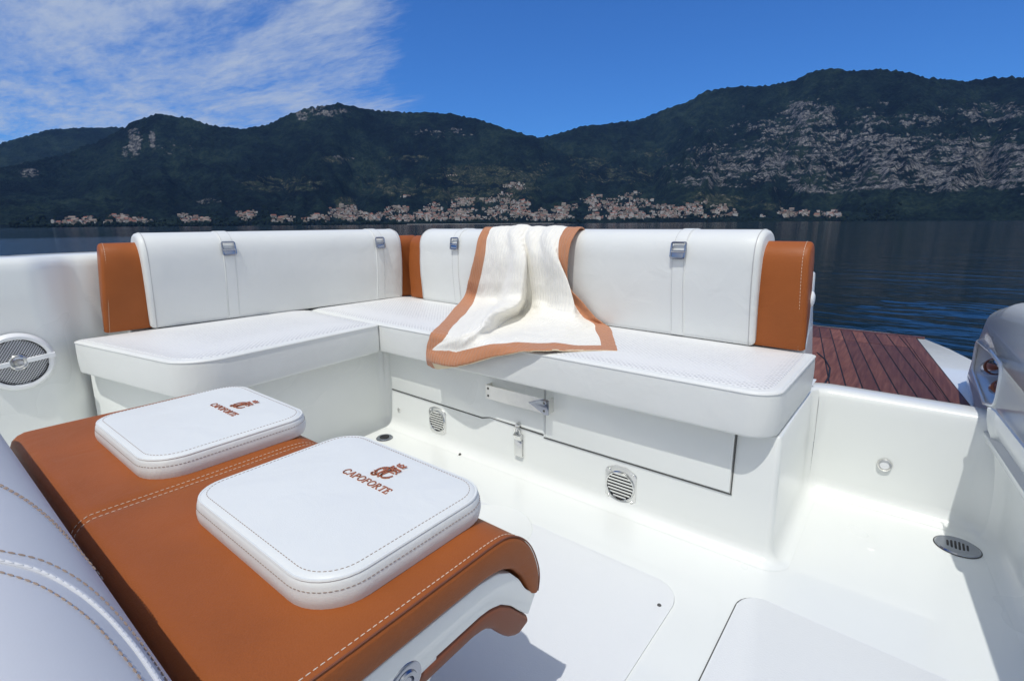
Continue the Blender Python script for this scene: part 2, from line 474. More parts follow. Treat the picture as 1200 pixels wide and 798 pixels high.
# bench bases, transom and side wall swept with a coved foot
COVE = [(.046, .0004), (.033, .002), (.020, .0065), (.010, .015), (.003, .029), (0, .048)]
full = COVE + [(-.002, .2), (-.006, .345), (-.010, .3535), (-.017, .357), (-.03, .358)]
path = [(-2.47, .455), (-1.845, .63), (FL, 1.37), (-.2, 1.37), (-.2, 1.895), (.29, 1.895), (.29 + .10 * 3.4, -1.5)]
rad = [0, .14, .045, .02, .05, .10, 0]
P = round_path(path, rad, 8)
def cut(i0, i1):                                          # indices in the rounded path: corner k spans 1+9(k-1)..9k
    return P[i0:i1 + 1]
bm = newbm(); add_sweep(bm, cut(0, 14), full, 1)
b = [bm.verts.new(p) for p in ((-1.875, .69, .357), (FL - .02, 1.36, .357), (-2.47, 1.36, .357), (-2.44, .50, .357), (-2.0, .62, .357))]
bm.faces.new(b)
side_base = obj('side_bench_base', bm, M['gelcoat'], boat)
bm = newbm(); add_sweep(bm, cut(14, 32), full, 1)
b = [bm.verts.new(p) for p in ((-2.5, 1.39, .3572), (-.215, 1.39, .3572), (-.215, 2.0, .3572), (-2.5, 2.0, .3572))]
bm.faces.new(b)
aft_base = obj('aft_bench_base', bm, M['gelcoat'], boat)
sill = COVE + [(0, .15), (-.004, .30), (-.006, .330), (-.010, .343), (-.018, .351), (-.03, .354), (-.085, .355), (-.098, .351), (-.104, .34), (-.105, .2)]
# transom: cove corner to corner
bm = newbm(); add_sweep(bm, cut(32, 41), sill, 1)
add_sweep(bm, [Vector((.245, 1.895)), Vector((.5, 1.895))], [(0, .0)] + [(d, z - .0012) for d, z in sill[6:]], 1)
transom = obj('transom_wall', bm, M['gelcoat'], boat)
bm = newbm()
add_lathe(bm, [(0, .006), (.012, .006), (.0135, .0045)], (.012, 1.893, .142), (0, -1, 0), 28, 1)
add_lathe(bm, [(.0135, .0045), (.015, .008), (.019, .0065), (.0205, 0)], (.012, 1.893, .142), (0, -1, 0), 28, 0)
obj('courtesy_light', bm, [M['brushed'], M['plastic']], transom)
# right side wall: same cove, a small ledge, then up under the coaming
right = COVE + [(.0, .10), (.004, .15), (.013, .21), (.028, .265), (.047, .31), (.064, .34), (.074, .37), (.0785, .40), (.0785, .402), (.073, .4035)]
bm = newbm(); add_sweep(bm, cut(41, len(P) - 1), right, 1)
obj('side_wall', bm, M['gelcoat'], boat)

# front of aft bench: panels and fittings
Y0 = 1.3745
def panel(name, pts, y=Y0, t=.006, bev=.0025, m='gelcoat', parent=aft_base):
    bm = newbm()
    add_prism(bm, pts, ((0, y, 0), (1, 0, 0), (0, 0, 1), (0, -1, 0)), 0, t, bev=bev, seg=2)
    return obj(name, bm, M[m], parent)
def bar2(bm, pts, wd, y, t):
    for (a, b), (c, d) in zip(pts, pts[1:]):
        v = Vector((c - a, d - b)); n = Vector((-v.y, v.x)).normalized() * wd / 2
        add_prism(bm, [(a - n.x, b - n.y), (c - n.x, d - n.y), (c + n.x, d + n.y), (a + n.x, b + n.y)], ((0, y, 0), (1, 0, 0), (0, 0, 1), (0, -1, 0)), 0, t)
panel('drawer_front', round_poly([(-.938, .166, .004), (-.318, .166, .004), (-.318, .352, .004), (-.938, .352, .004)], 3))
bm = newbm(); bar2(bm, [(-.946, .1625), (-.312, .1625)], .0034, Y0, .0056); bar2(bm, [(-.3145, .1640), (-.3145, .354)], .0034, Y0, .0052)
obj('panel_gap', bm, M['seam'], aft_base)
bm = newbm(); bar2(bm, [(-.9415, .1655), (-.9415, .354)], .0022, Y0, .0046)
obj('panel_joint', bm, M['gelcoat_grey'], aft_base)
kink = [(-1.782, .173), (-1.235, .166), (-1.195, .178), (-.948, .171)]
bm = newbm(); bar2(bm, kink, .0034, Y0, .0056)
obj('panel_gap', bm, M['seam'], aft_base)
panel('locker_door', [(-1.785, .177), (-1.235, .170), (-1.195, .182), (-.945, .175), (-.945, .352), (-1.785, .352)], t=.0058)
panel('latch_recess', round_poly([(-1.17, .045, .035), (-.952, .045, .004), (-.952, .167, .004), (-1.17, .150, .03)], 6), t=.003, bev=.0025)

def vent(x, z, s):
    bm = newbm()
    fr = ((x, Y0 - .001, z), (1, 0, 0), (0, 0, 1), (0, -1, 0))
    o = round_poly([(-.054 * s, -.050 * s, .014), (-.02 * s, -.066 * s, .02), (.02 * s, -.066 * s, .02), (.054 * s, -.050 * s, .014), (.054 * s, .050 * s, .014), (.02 * s, .066 * s, .02), (-.02 * s, .066 * s, .02), (-.054 * s, .050 * s, .014)], 4)
    add_prism(bm, o, fr, 0, .006, bev=.003)
    add_lathe(bm, [(.051 * s, .005), (.048 * s, .012), (.0455 * s, .011), (.0445 * s, .0062)], (x, Y0 - .001, z), (0, -1, 0), 40)
    for k in range(8):                                      # louvre blades, tilted down
        h = (-.0385 + k * .011) * s
        hw = math.sqrt(max((.0445 * s) ** 2 - h * h, 0)) 
        add_prism(bm, [(-.002, .0062), (.0055, .0085), (.0055, .0105), (-.002, .0082)], ((x - hw, Y0 - .001, z + h), (0, 0, 1), (0, -1, 0), (1, 0, 0)), 0, 2 * hw)
    for sx, sz in ((-1, 1), (1, 1), (-1, -1), (1, -1)):
        add_lathe(bm, [(0, .0085), (.0035, .008), (.005, .006)], (x + sx * .041 * s, Y0 - .001, z + sz * .046 * s), (0, -1, 0), 12)
    v = obj('air_vent', bm, M['steel'], aft_base)
    bm = newbm(); add_lathe(bm, [(0, .0064), (.0445 * s, .0064), (.0446 * s, .006)], (x, Y0 - .001, z), (0, -1, 0), 32)
    obj('vent_opening', bm, M['black'], v)
vent(-1.49, .092, .93); vent(-.645, .078, 1.0)

bm = newbm()                                                # over-centre latch
add_box(bm, (-1.072, Y0 - .016, .062), (-1.036, Y0 - .008, .128), .003, 2)
add_prism(bm, [(0, 0), (.012, .0), (.02, .02), (.006, .028), (0, .024)], ((-1.070, Y0 - .006, .128), (0, -1, 0), (0, 0, 1), (1, 0, 0)), 0, .032, bev=.002)
add_tube(bm, [(-1.066, Y0 - .014, .148), (-1.063, Y0 - .02, .172), (-1.054, Y0 - .022, .182), (-1.045, Y0 - .02, .172), (-1.042, Y0 - .014, .148)], .0032, 8)
add_lathe(bm, [(0, .020), (.006, .019), (.009, .014), (.010, .0)], (-1.054, Y0 - .004, .186), (0, -1, 0), 18)
add_box(bm, (-1.074, Y0 - .008, .060), (-1.034, Y0 - .004, .150), .001, 1)
obj('latch', bm, M['steel'], aft_base)
bm = newbm(); add_lathe(bm, [(0, .005), (.006, .005), (.009, .003), (.0095, 0)], (-1.742, Y0 - .004, .083), (0, -1, 0), 20)
obj('through_hull_nut', bm, M['brushed'], aft_base)
bm = newbm()                                                # flat bar bracket, stands off with folded ends
yb = Y0 - .038
add_box(bm, (-1.185, yb - .003, .268), (-.905, yb, .322), .0012, 1)
for x0, x1 in ((-1.185, -1.181), (-.909, -.905)): add_box(bm, (x0, yb + .0005, .2685), (x1, Y0 - .006, .3215))
obj('bracket_bar', bm, M['brushed'], aft_base)
bm = newbm()
bm.free()
bm = newbm()
add_prism(bm, [(-.985, .297), (-.916, .2665), (-.900, .2685), (-.900, .3215), (-.918, .3235)], ((0, yb - .0035, 0), (1, 0, 0), (0, 0, 1), (0, -1, 0)), 0, .004, bev=.0012, seg=2)
obj('bracket_clasp', bm, M['dark_steel'], aft_base)
for x in (-1.172, -.918):
    for z in (.281, .309):
        bm = newbm(); add_lathe(bm, [(0, .0025), (.0035, .002), (.0048, 0)], (x, yb - (.003 if x < -1 else .0072), z), (0, -1, 0), 14)
        obj('bracket_screw', bm, M['seam'], aft_base)

# left side of the hull: inner wall, gunwale, speaker
bm = newbm()
pl = round_path([(-2.45, -2.2), (-2.45, .36), (-2.515, .47), (-2.50, 2.1)], [0, .12, .1, 0], 10)
add_sweep(bm, pl, [(.06, .002), (.03, .01), (.01, .03), (0, .06), (.012, .25), (.006, .36), (-.01, .5), (-.006, .65), (0, .75), (-.003, .772), (-.012, .79), (-.028, .798), (-.05, .80), (-.16, .80), (-.19, .79), (-.21, .76), (-.22, .6), (-.16, -.1), (0, -.4)], 1)
left_wall = obj('hull_side', bm, M['gelcoat'], boat, ang=60)
sx, sy, sz = -2.442, .265, .437
bm = newbm()
add_lathe(bm, [(.080, .010), (.084, .016), (.092, .017), (.099, .011), (.102, 0), (.102, -.01)], (sx, sy, sz), (1, 0, 0), 64)
spk = obj('speaker', bm, M['plastic'], left_wall)
bm = newbm()
add_lathe(bm, [(0, .012), (.04, .0115), (.07, .0085), (.0795, .006)], (sx, sy, sz), (1, 0, 0), 56)
obj('speaker_grille', bm, M['grille'], spk)
for a0, a1 in ((15, 75), (105, 165), (195, 255), (285, 345)):
    bm = newbm(); add_tube(bm, [(sx + .0105, sy + .080 * math.cos(math.radians(a0 + (a1 - a0) * k / 10)), sz + .080 * math.sin(math.radians(a0 + (a1 - a0) * k / 10))) for k in range(11)], .0022, 6)
    obj('speaker_gasket', bm, M['black'], spk)
for s in (-1, 1):
    bm = newbm()
    add_prism(bm, [(s * .022, -.0075), (s * .088, -.007), (s * .101, -.009), (s * .101, .009), (s * .088, .008), (s * .022, .0095)][::s], ((sx, sy, sz), (0, .995, .1), (0, -.1, .995), (1, 0, 0)), .008, .021, bev=.002)
    obj('speaker_bar', bm, M['plastic'], spk)
bm = newbm()
add_lathe(bm, [(0, .022), (.012, .0215), (.014, .018), (.020, .017), (.024, .021), (.028, .018), (.031, .009)], (sx, sy, sz), (1, 0, 0), 40)
obj('speaker_tweeter', bm, M['steel'], spk)

# swim platform with teak planking
bm = newbm()
pf = [(-2.35, 2.0), (.62, 2.0), (.62, 2.25), (.27, 2.86), (.21, 3.16), (.10, 3.40), (-.05, 3.455), (-2.0, 3.53), (-2.35, 3.2)]
add_prism(bm, pf, ((0, 0, 0), (1, 0, 0), (0, 1, 0), (0, 0, 1)), .12, .294, bev=.02)
plat = obj('swim_platform', bm, M['gelcoat'], boat)
bm = newbm()
tk = [(-2.3, 2.004), (.236, 2.004), (.224, 2.10), (.057, 3.405), (-2.0, 3.485), (-2.3, 3.2)]
add_prism(bm, tk, ((0, 0, 0), (1, 0, 0), (0, 1, 0), (0, 0, 1)), .2942, .2975)
teak_base = obj('teak_deck', bm, M['black'], plat)
def xr(y): return .236 - (y - 2.004) * .128                 # right edge of the teak
bm = newbm(); lay = bm.faces.layers.float.new('tone')
def plank(x0a, x1a, x0b, x1b, ya, yb, z=.2995):
    vs = [bm.verts.new(p) for p in ((x0a, ya, z), (x1a, ya, z), (x1b, yb, z), (x0b, yb, z))]
    ws = [bm.verts.new((v.co.x, v.co.y, z - .003)) for v in vs]
    t = random.random()
    f = bm.faces.new(vs); f[lay] = t
    for i in range(4): f = bm.faces.new((vs[i], ws[i], ws[(i + 1) % 4], vs[(i + 1) % 4])); f[lay] = t
tl = -.163                                                  # the planks run slightly outboard of the centre line
pw, gp = .0475, .0052
# margin plank along the right edge and across the far edge
plank(xr(2.008) - .052, xr(2.008) - .003, xr(3.37) - .052, xr(3.37) - .003, 2.008, 3.345)
for k in range(3): plank(-2.0 + k * .70, -2.0 + k * .70 + .696, -2.0 + k * .70, -2.0 + k * .70 + .696, 3.352, 3.40)
for k in range(-5, 54):
    xs = .150 - k * (pw + gp)                               # right edge of this plank at y=2.008
    cut_y = 3.06 + (.003 if k % 2 else -.003)
    for ya, yb in ((2.008, cut_y - .002), (cut_y + .002, 3.346)):
        lim = lambda y: xr(y) - .0575
        x1a, x1b = xs + (ya - 2.008) * tl, xs + (yb - 2.008) * tl
        x0a, x0b = min(x1a - pw, lim(ya)), min(x1b - pw, lim(yb))
        x1a, x1b = min(x1a, lim(ya)), min(x1b, lim(yb))
        if x0a < -2.28 or max(x1a - x0a, x1b - x0b) < .004: continue
        plank(x0a, x1a, x0b, x1b, ya, yb)
pk = obj('teak_planks', bm, M['teak'], teak_base, smooth=False)
# curved caulk line beside the backrest pod
bm = newbm()
add_tube(bm, [(-.218, 2.02, .3), (-.205, 2.15, .3), (-.205, 2.28, .3), (-.218, 2.42, .3), (-.252, 2.56, .3), (-.30, 2.68, .3)], .0035, 6)
obj('curved_caulk', bm, M['black'], teak_base)

# backrest pod: moulded shell behind the aft backrest
bm = newbm()
add_prism(bm, round_poly([(1.845, .30, 0), (2.03, .30, 0), (2.03, .36, .02), (1.90, .62, .03), (1.882, .745, .015), (1.852, .745, .01)], 4), ((-2.5, .117, 0), (.0497, .9988, 0), (0, 0, 1), (.9988, -.0497, 0)), 0, 2.166, bev=.012)
pod = obj('backrest_shell', bm, M['gelcoat_grey'], boat)
bm = newbm(); add_lathe(bm, [(0, .010), (.014, .0095), (.024, .005), (.027, 0)], (-.2455, 1.868, .655), (1, 0, 0), 24)
obj('shell_cap', bm, M['plastic'], pod)
bm = newbm()
add_prism(bm, round_poly([(-2.62, .30, 0), (-2.49, .30, 0), (-2.49, .5, .02), (-2.465, .75, .02), (-2.56, .75, .02)], 4), ((0, .62, 0), (1, 0, 0), (0, 0, 1), (0, 1, 0)), 0, 1.5, bev=.01)
obj('backrest_shell', bm, M['gelcoat_grey'], boat)

# coaming quarter at the right with its recess
cpc = [(2.40, .20, .02), (2.585, .30, .06), (2.47, .475, .12), (2.31, .612, .12), (1.99, .674, .2), (1.5, .715, .1), (-1.6, .80, .06), (-1.6, .26, .06), (1.93, .26, .06)]
bm = newbm(); rings = []
for d_, x_ in [(.05 * (1 - math.sin(PI / 2 * k / 6)), .215 + .05 * (1 - math.cos(PI / 2 * k / 6))) for k in range(7)] + [(0, .66), (.02, .69), (.05, .70)]:
    rings.append([bm.verts.new((x_, y_, z_)) for y_, z_ in round_poly(inset_corners(cpc, d_), 7)])
for A, B in zip(rings, rings[1:]):
    for k in range(len(A)): bm.faces.new((A[k], A[(k + 1) % len(A)], B[(k + 1) % len(B)], B[k]))
bm.faces.new(rings[0][::-1]); bm.faces.new(rings[-1])
def flare(y): return .10 * max(0, 1.95 - y)
for v in bm.verts: v.co.x += flare(v.co.y)
coam = obj('coaming', bm, M['gelcoat'], boat, ang=50)
rec = round_poly([(2.43, .478, .03), (2.05, .515, .04), (1.85, .515, .04), (1.84, .405, .03), (1.95, .378, .03), (2.40, .372, .03)], 5)
bm = newbm(); add_prism(bm, rec, ((.10, 0, 0), (0, 1, 0), (0, 0, 1), (1, 0, 0)), 0, .25)
cutter = obj('cutter', bm, M['gelcoat_grey'])
mod = coam.modifiers.new('recess', 'BOOLEAN'); mod.object = cutter; mod.operation = 'DIFFERENCE'; mod.solver = 'EXACT'
dg = bpy.context.evaluated_depsgraph_get()
me = bpy.data.meshes.new_from_object(coam.evaluated_get(dg)); coam.modifiers.clear(); coam.data = me
bpy.data.objects.remove(cutter)
bm = newbm(); add_tube(bm, [(.216 + flare(y), y, z) for y, z in rec], .0055, 8, closed=True)
obj('recess_rim', bm, M['gelcoat'], coam)
def capsule(bm, a, b, r, mat=0):
    a, b = Vector(a), Vector(b); d = (b - a)
    ts = [0, .02, .08, .2, .5, .8, .92, .98, 1]
    rs = [.2, .55, .85, 1, 1, 1, .85, .55, .2]
    add_tube(bm, [a + d * t for t in ts], [r * k for k in rs], 16, mat=mat)
for (a, b2, r) in (((.245, 2.33, .40), (.250, 2.06, .475), .024), ((.242, 2.05, .400), (.252, 1.93, .445), .019)):
    bm = newbm(); capsule(bm, a, b2, r)
    f = obj('recess_fitting', bm, M['dark_steel'], coam)
    bm = newbm(); va, vb = Vector(a), Vector(b2)
    dv = (vb - va).normalized()
    add_lathe(bm, [(r * 1.02, -.012), (r * 1.12, -.01), (r * 1.12, .01), (r * 1.02, .012)], va.lerp(vb, .55), dv, 24)
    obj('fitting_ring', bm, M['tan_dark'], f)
bm = newbm()
add_prism(bm, round_poly([(1.38, .560, .03), (1.60, .565, .045), (1.60, .650, .045), (1.38, .665, .03)], 6), ((.2148, 0, 0), (0, 1, 0), (0, 0, 1), (-1, 0, 0)), 0, .014, bev=.006)
for v in bm.verts: v.co.x += flare(v.co.y)
wc = obj('grab_plate', bm, M['plastic'], coam)
bm = newbm(); add_lathe(bm, [(0, .0150), (.017, .0150), (.019, .0135)], (.2148 + flare(1.548), 1.548, .606), (-1, 0, 0), 24)
obj('plate_socket', bm, M['black'], wc)

# ------------------------------------------------------------------ seat cushions
def piping(bm, corners, d, z, r=.0028, sag=None):
    add_tube(bm, [(x, y, z + (sag(x, y) if sag else 0)) for x, y in round_poly(inset_corners(corners, d), 9)], r, 6, closed=True)
ZT, ZB = .486, .362
lc = [(-2.445, .418, .03), (-1.715, .545, .13), (-1.765, 1.307, .012), (-2.445, 1.335, .012)]
side_c = thing('seat_cushion', 'white vinyl seat cushion on the side bench, below the long left backrest with two straps', 'cushion', (-2.05, .9, ZB), 'bench seat cushions')
bm = newbm(); add_cushion(bm, lc, ZB, ZT, r=.012, crown=.008, seg=9)
obj('seat_pad', bm, M['vinyl'], side_c)
bm = newbm(); piping(bm, lc, .0012, ZT - .0065, .0032)
obj('piping', bm, M['vinyl'], side_c)
bm = newbm(); add_cushion(bm, inset_corners(lc, .022), ZT - .012, ZT + .0025, r=.006, crown=.010, seg=9)
obj('quilted_top', bm, M['seat'], side_c)
ac = [(-1.775, 1.310, .012), (-.217, 1.310, .075), (-.207, 1.84, .012), (-2.38, 1.98, .012), (-2.38, 1.345, .01), (-1.85, 1.316, .01)]
ac = [(-1.770, 1.311, .010), (-.217, 1.311, .075), (-.207, 1.83, .012), (-2.38, 1.96, .012), (-2.38, 1.342, .01)]
aft_c = thing('seat_cushion', 'long white vinyl seat cushion on the aft bench, with the cream blanket lying on it', 'cushion', (-1.2, 1.6, ZB), 'bench seat cushions')
bm = newbm(); add_cushion(bm, ac, ZB, ZT, r=.012, crown=.008, seg=9)
obj('seat_pad', bm, M['vinyl'], aft_c)
bm = newbm(); piping(bm, ac, .0012, ZT - .0065, .0032)
obj('piping', bm, M['vinyl'], aft_c)
bm = newbm(); add_cushion(bm, inset_corners(ac, .022), ZT - .012, ZT + .0025, r=.006, crown=.010, seg=9)
obj('quilted_top', bm, M['seat'], aft_c)

# ------------------------------------------------------------------ backrests
# profile: (protrusion towards the cockpit, height above the seat)
FRONT = [(-.012, .003), (0, .010), (.010, .055), (.020, .10), (.031, .15), (.040, .20), (.046, .25), (.048, .29), (.044, .325), (.032, .352), (.012, .371), (-.018, .383), (-.055, .386), (-.09, .380), (-.118, .362), (-.132, .335), (-.138, .30), (-.138, .12)]
def inset_prof(prof, d):
    out = []; n = len(prof)
    for i, (a, b) in enumerate(prof):
        p = Vector(prof[max(i - 1, 0)]); q = Vector(prof[min(i + 1, n - 1)]); t = (q - p).normalized()
        nn = Vector((-t.y, t.x))                           # points into the body
        out.append((a + nn.x * d, b + nn.y * d))
    return out
def run(P0, P1):
    P0, P1 = Vector(P0), Vector(P1); t = (P1 - P0).normalized()
    return P0, t, (P1 - P0).length
def lean(prof, f):
    def bb(b): return .048 * min(1, max(0, b / .27)) ** 1.1
    return [(a - (1 - f) * bb(b), b) for a, b in prof]
def bulge_at(fl, s, Ln): return fl[0] + (fl[1] - fl[0]) * min(1, max(0, s / Ln))
def backrest_body(bm, P0, P1, out, prof, z0, fl=(1, 1), e=.016, shear=(0, 0)):
    """loft the closed profile between plan points P0,P1; out = plan unit vector towards the cockpit."""
    P0, t, Ln = run(P0, P1); out = Vector(out)
    st = [(0, e), (e * .12, e * .62), (e * .45, e * .2), (e, 0)] + [(e + (Ln - 2 * e) * k / 24, 0) for k in range(1, 24)] + [(Ln - e, 0), (Ln - e * .45, e * .2), (Ln - e * .12, e * .62), (Ln, e)]
    rings = []
    for s, d in st:
        pr = inset_prof(lean(prof, bulge_at(fl, s, Ln)), d)
        ring = []
        for a, b in pr:
            k = s / Ln
            p = P0 + t * (s + shear[0] * b * (1 - k) ** 3 - shear[1] * b * k ** 3)
            q = p + out * (a + .0022 * noise.noise(Vector((s * 5, b * 6, P0.x))))
            ring.append(bm.verts.new((q.x, q.y, z0 + b)))
        rings.append(ring)
    n = len(rings[0])
    for A, B in zip(rings, rings[1:]):
        for k in range(n):
            k2 = (k + 1) % n
            bm.faces.new((A[k], A[k2], B[k2], B[k]))
    bm.faces.new(rings[0]); bm.faces.new(rings[-1][::-1])
def on_prof(prof, P0, P1, out, s, z0, lift, i0=1, i1=None, fl=(1, 1), shear=(0, 0)):
    P0, t, Ln = run(P0, P1); out = Vector(out)
    pr = inset_prof(lean(prof, bulge_at(fl, s, Ln)), -lift)
    pts = []; k = s / Ln
    for a, b in pr[i0:i1]:
        q = P0 + t * (s + shear[0] * b * (1 - k) ** 3 - shear[1] * b * k ** 3) + out * a; pts.append(Vector((q.x, q.y, z0 + b)))
    return pts
def smooth_line(pts, m=4):
    out = []
    for i in range(len(pts) - 1):
        p0, p1, p2, p3 = pts[max(i - 1, 0)], pts[i], pts[i + 1], pts[min(i + 2, len(pts) - 1)]
        for k in range(m):
            u = k / m
            out.append(.5 * ((2 * p1) + (p2 - p0) * u + (2 * p0 - 5 * p1 + 4 * p2 - p3) * u * u + (3 * p1 - p0 - 3 * p2 + p3) * u ** 3))
    out.append(pts[-1]); return out
def densify(prof, m=3):
    pts = [Vector((a, b, 0)) for a, b in prof]
    return [(p.x, p.y) for p in smooth_line(pts, m)]
FP = densify(FRONT, 3)
CORE = [(-.020 + (a if a > 0 else a * .5) * .75, b * .90 + .004) for a, b in FP]
CORE = [(a, b) for a, b in CORE]

def strap(th, cover, P0, P1, out, s, z0, fl):
    """sewn-on strap running up the cover, with its buckle near the top."""
    wd = .050
    Pa, t, Ln = run(P0, P1)
    bm = newbm()
    prof = FP[3:46]
    lines = []
    for dx, lf in ((-wd / 2, -.001), (-wd / 2 + .0015, .0022), (-wd / 4, .003), (0, .003), (wd / 4, .003), (wd / 2 - .0015, .0022), (wd / 2, -.001)):
        lines.append([bm.verts.new(p) for p in on_prof(FP, P0, P1, out, s + dx, z0, lf, 3, 46, fl)])
    for A, B in zip(lines, lines[1:]):
        for k in range(len(A) - 1): bm.faces.new((A[k], A[k + 1], B[k + 1], B[k]))
    st = obj('strap', bm, M['vinyl'], th)
    for dx in (-wd / 2 + .004, wd / 2 - .004):
        bm = newbm(); dashes(bm, on_prof(FP, P0, P1, out, s + dx, z0, .003, 4, 44, fl), .006, .003, .0009)
        obj('strap_stitching', bm, M['thread_g'], st)
    # buckle: rectangular ring with a cross bar, lying on the upper curve
    c = on_prof(FP, P0, P1, out, s, z0, .006, 1, None, fl)
    i = 22; o = c[i]; ub = (c[i + 2] - c[i - 2]).normalized(); ua = Vector((t.x, t.y, 0)); nn = ua.cross(ub).normalized()
    if nn.dot(Vector((Vector(out).x, Vector(out).y, .3))) < 0: nn = -nn
    bm = newbm()
    def ringbox(hw, hh): return [o + ua * x + ub * y + nn * .004 for x, y in round_poly([(-hw, -hh, .006), (hw, -hh, .006), (hw, hh, .006), (-hw, hh, .006)], 4)]
    add_tube(bm, ringbox(.0255, .027), .004, 8, closed=True)
    add_tube(bm, [o - ua * .0255 - ub * .004 + nn * .005, o + ua * .0255 - ub * .004 + nn * .005], .0042, 8)
    add_prism(bm, [(-.022, -.025), (.022, -.025), (.022, -.006), (-.022, -.006)], (o, ua, ub, nn), .002, .005, bev=.001)
    obj('buckle', bm, M['dark_steel'], st)

LF, AF = (1.0, .3), (.1, .75)
# left backrest, along the port side; out is towards +x
LB0, LB1 = (-2.408, .668), (-2.292, 1.885)
lout = Vector((1.217, -.116)).normalized(); lout = (lout.x, lout.y)
bl = thing('backrest', 'left backrest, white cover with two buckled straps over a tan leather core', 'backrest', (-2.4, 1.2, ZT), 'bench backrests')
bm = newbm(); backrest_body(bm, (-2.425, .520), (-2.275, 2.03), lout, CORE, ZT + .001, LF, e=.012, shear=(.09, 0))
lcore = obj('backrest_core', bm, M['tan'], bl)
bm = newbm()
dashes(bm, on_prof(CORE, (-2.425, .520), (-2.275, 2.03), lout, .016, ZT + .001, .0005, 2, 40, LF, (.09, 0)), .007, .0035, .0007)
obj('edge_stitching', bm, M['thread_w'], lcore)
bm = newbm(); backrest_body(bm, LB0, LB1, lout, FP, ZT + .003, LF)
lcov = obj('backrest_cover', bm, M['vinyl'], bl)
for s in (.020, 1.202):
    bm = newbm(); add_tube(bm, on_prof(FP, LB0, LB1, lout, s, ZT + .003, .0006, 2, 46, LF), .0016, 6)
    obj('cover_seam', bm, M['thread_g'], lcov)
strap(bl, lcov, LB0, LB1, lout, .315, ZT + .003, LF)
strap(bl, lcov, LB0, LB1, lout, 1.075, ZT + .003, LF)

AB0, AB1 = (-2.125, 1.874), (-.385, 1.790)
aout = Vector((-.084, -1.74)).normalized(); aout = (aout.x, aout.y)
ba = thing('backrest', 'long aft backrest, white strapped cover over tan leather, with the cream blanket hung over it', 'backrest', (-1.2, 1.9, ZT), 'bench backrests')
bm = newbm(); backrest_body(bm, (-2.26, 1.886), (-.238, 1.784), aout, CORE, ZT + .001, AF, e=.012, shear=(0, .05))
acore = obj('backrest_core', bm, M['tan'], ba)
bm = newbm()
dashes(bm, on_prof(CORE, (-2.26, 1.886), (-.238, 1.784), aout, 2.006, ZT + .001, .0005, 2, 40, AF, (0, .05)), .007, .0035, .0007)
obj('edge_stitching', bm, M['thread_w'], acore)
bm = newbm(); backrest_body(bm, AB0, AB1, aout, FP, ZT + .003, AF)
acov = obj('backrest_cover', bm, M['vinyl'], ba)
for s in (.018, 1.724):
    bm = newbm(); add_tube(bm, on_prof(FP, AB0, AB1, aout, s, ZT + .003, .0006, 2, 46, AF), .0016, 6)
    obj('cover_seam', bm, M['thread_g'], acov)
strap(ba, acov, AB0, AB1, aout, .30, ZT + .003, AF)
strap(ba, acov, AB0, AB1, aout, 1.475, ZT + .003, AF)

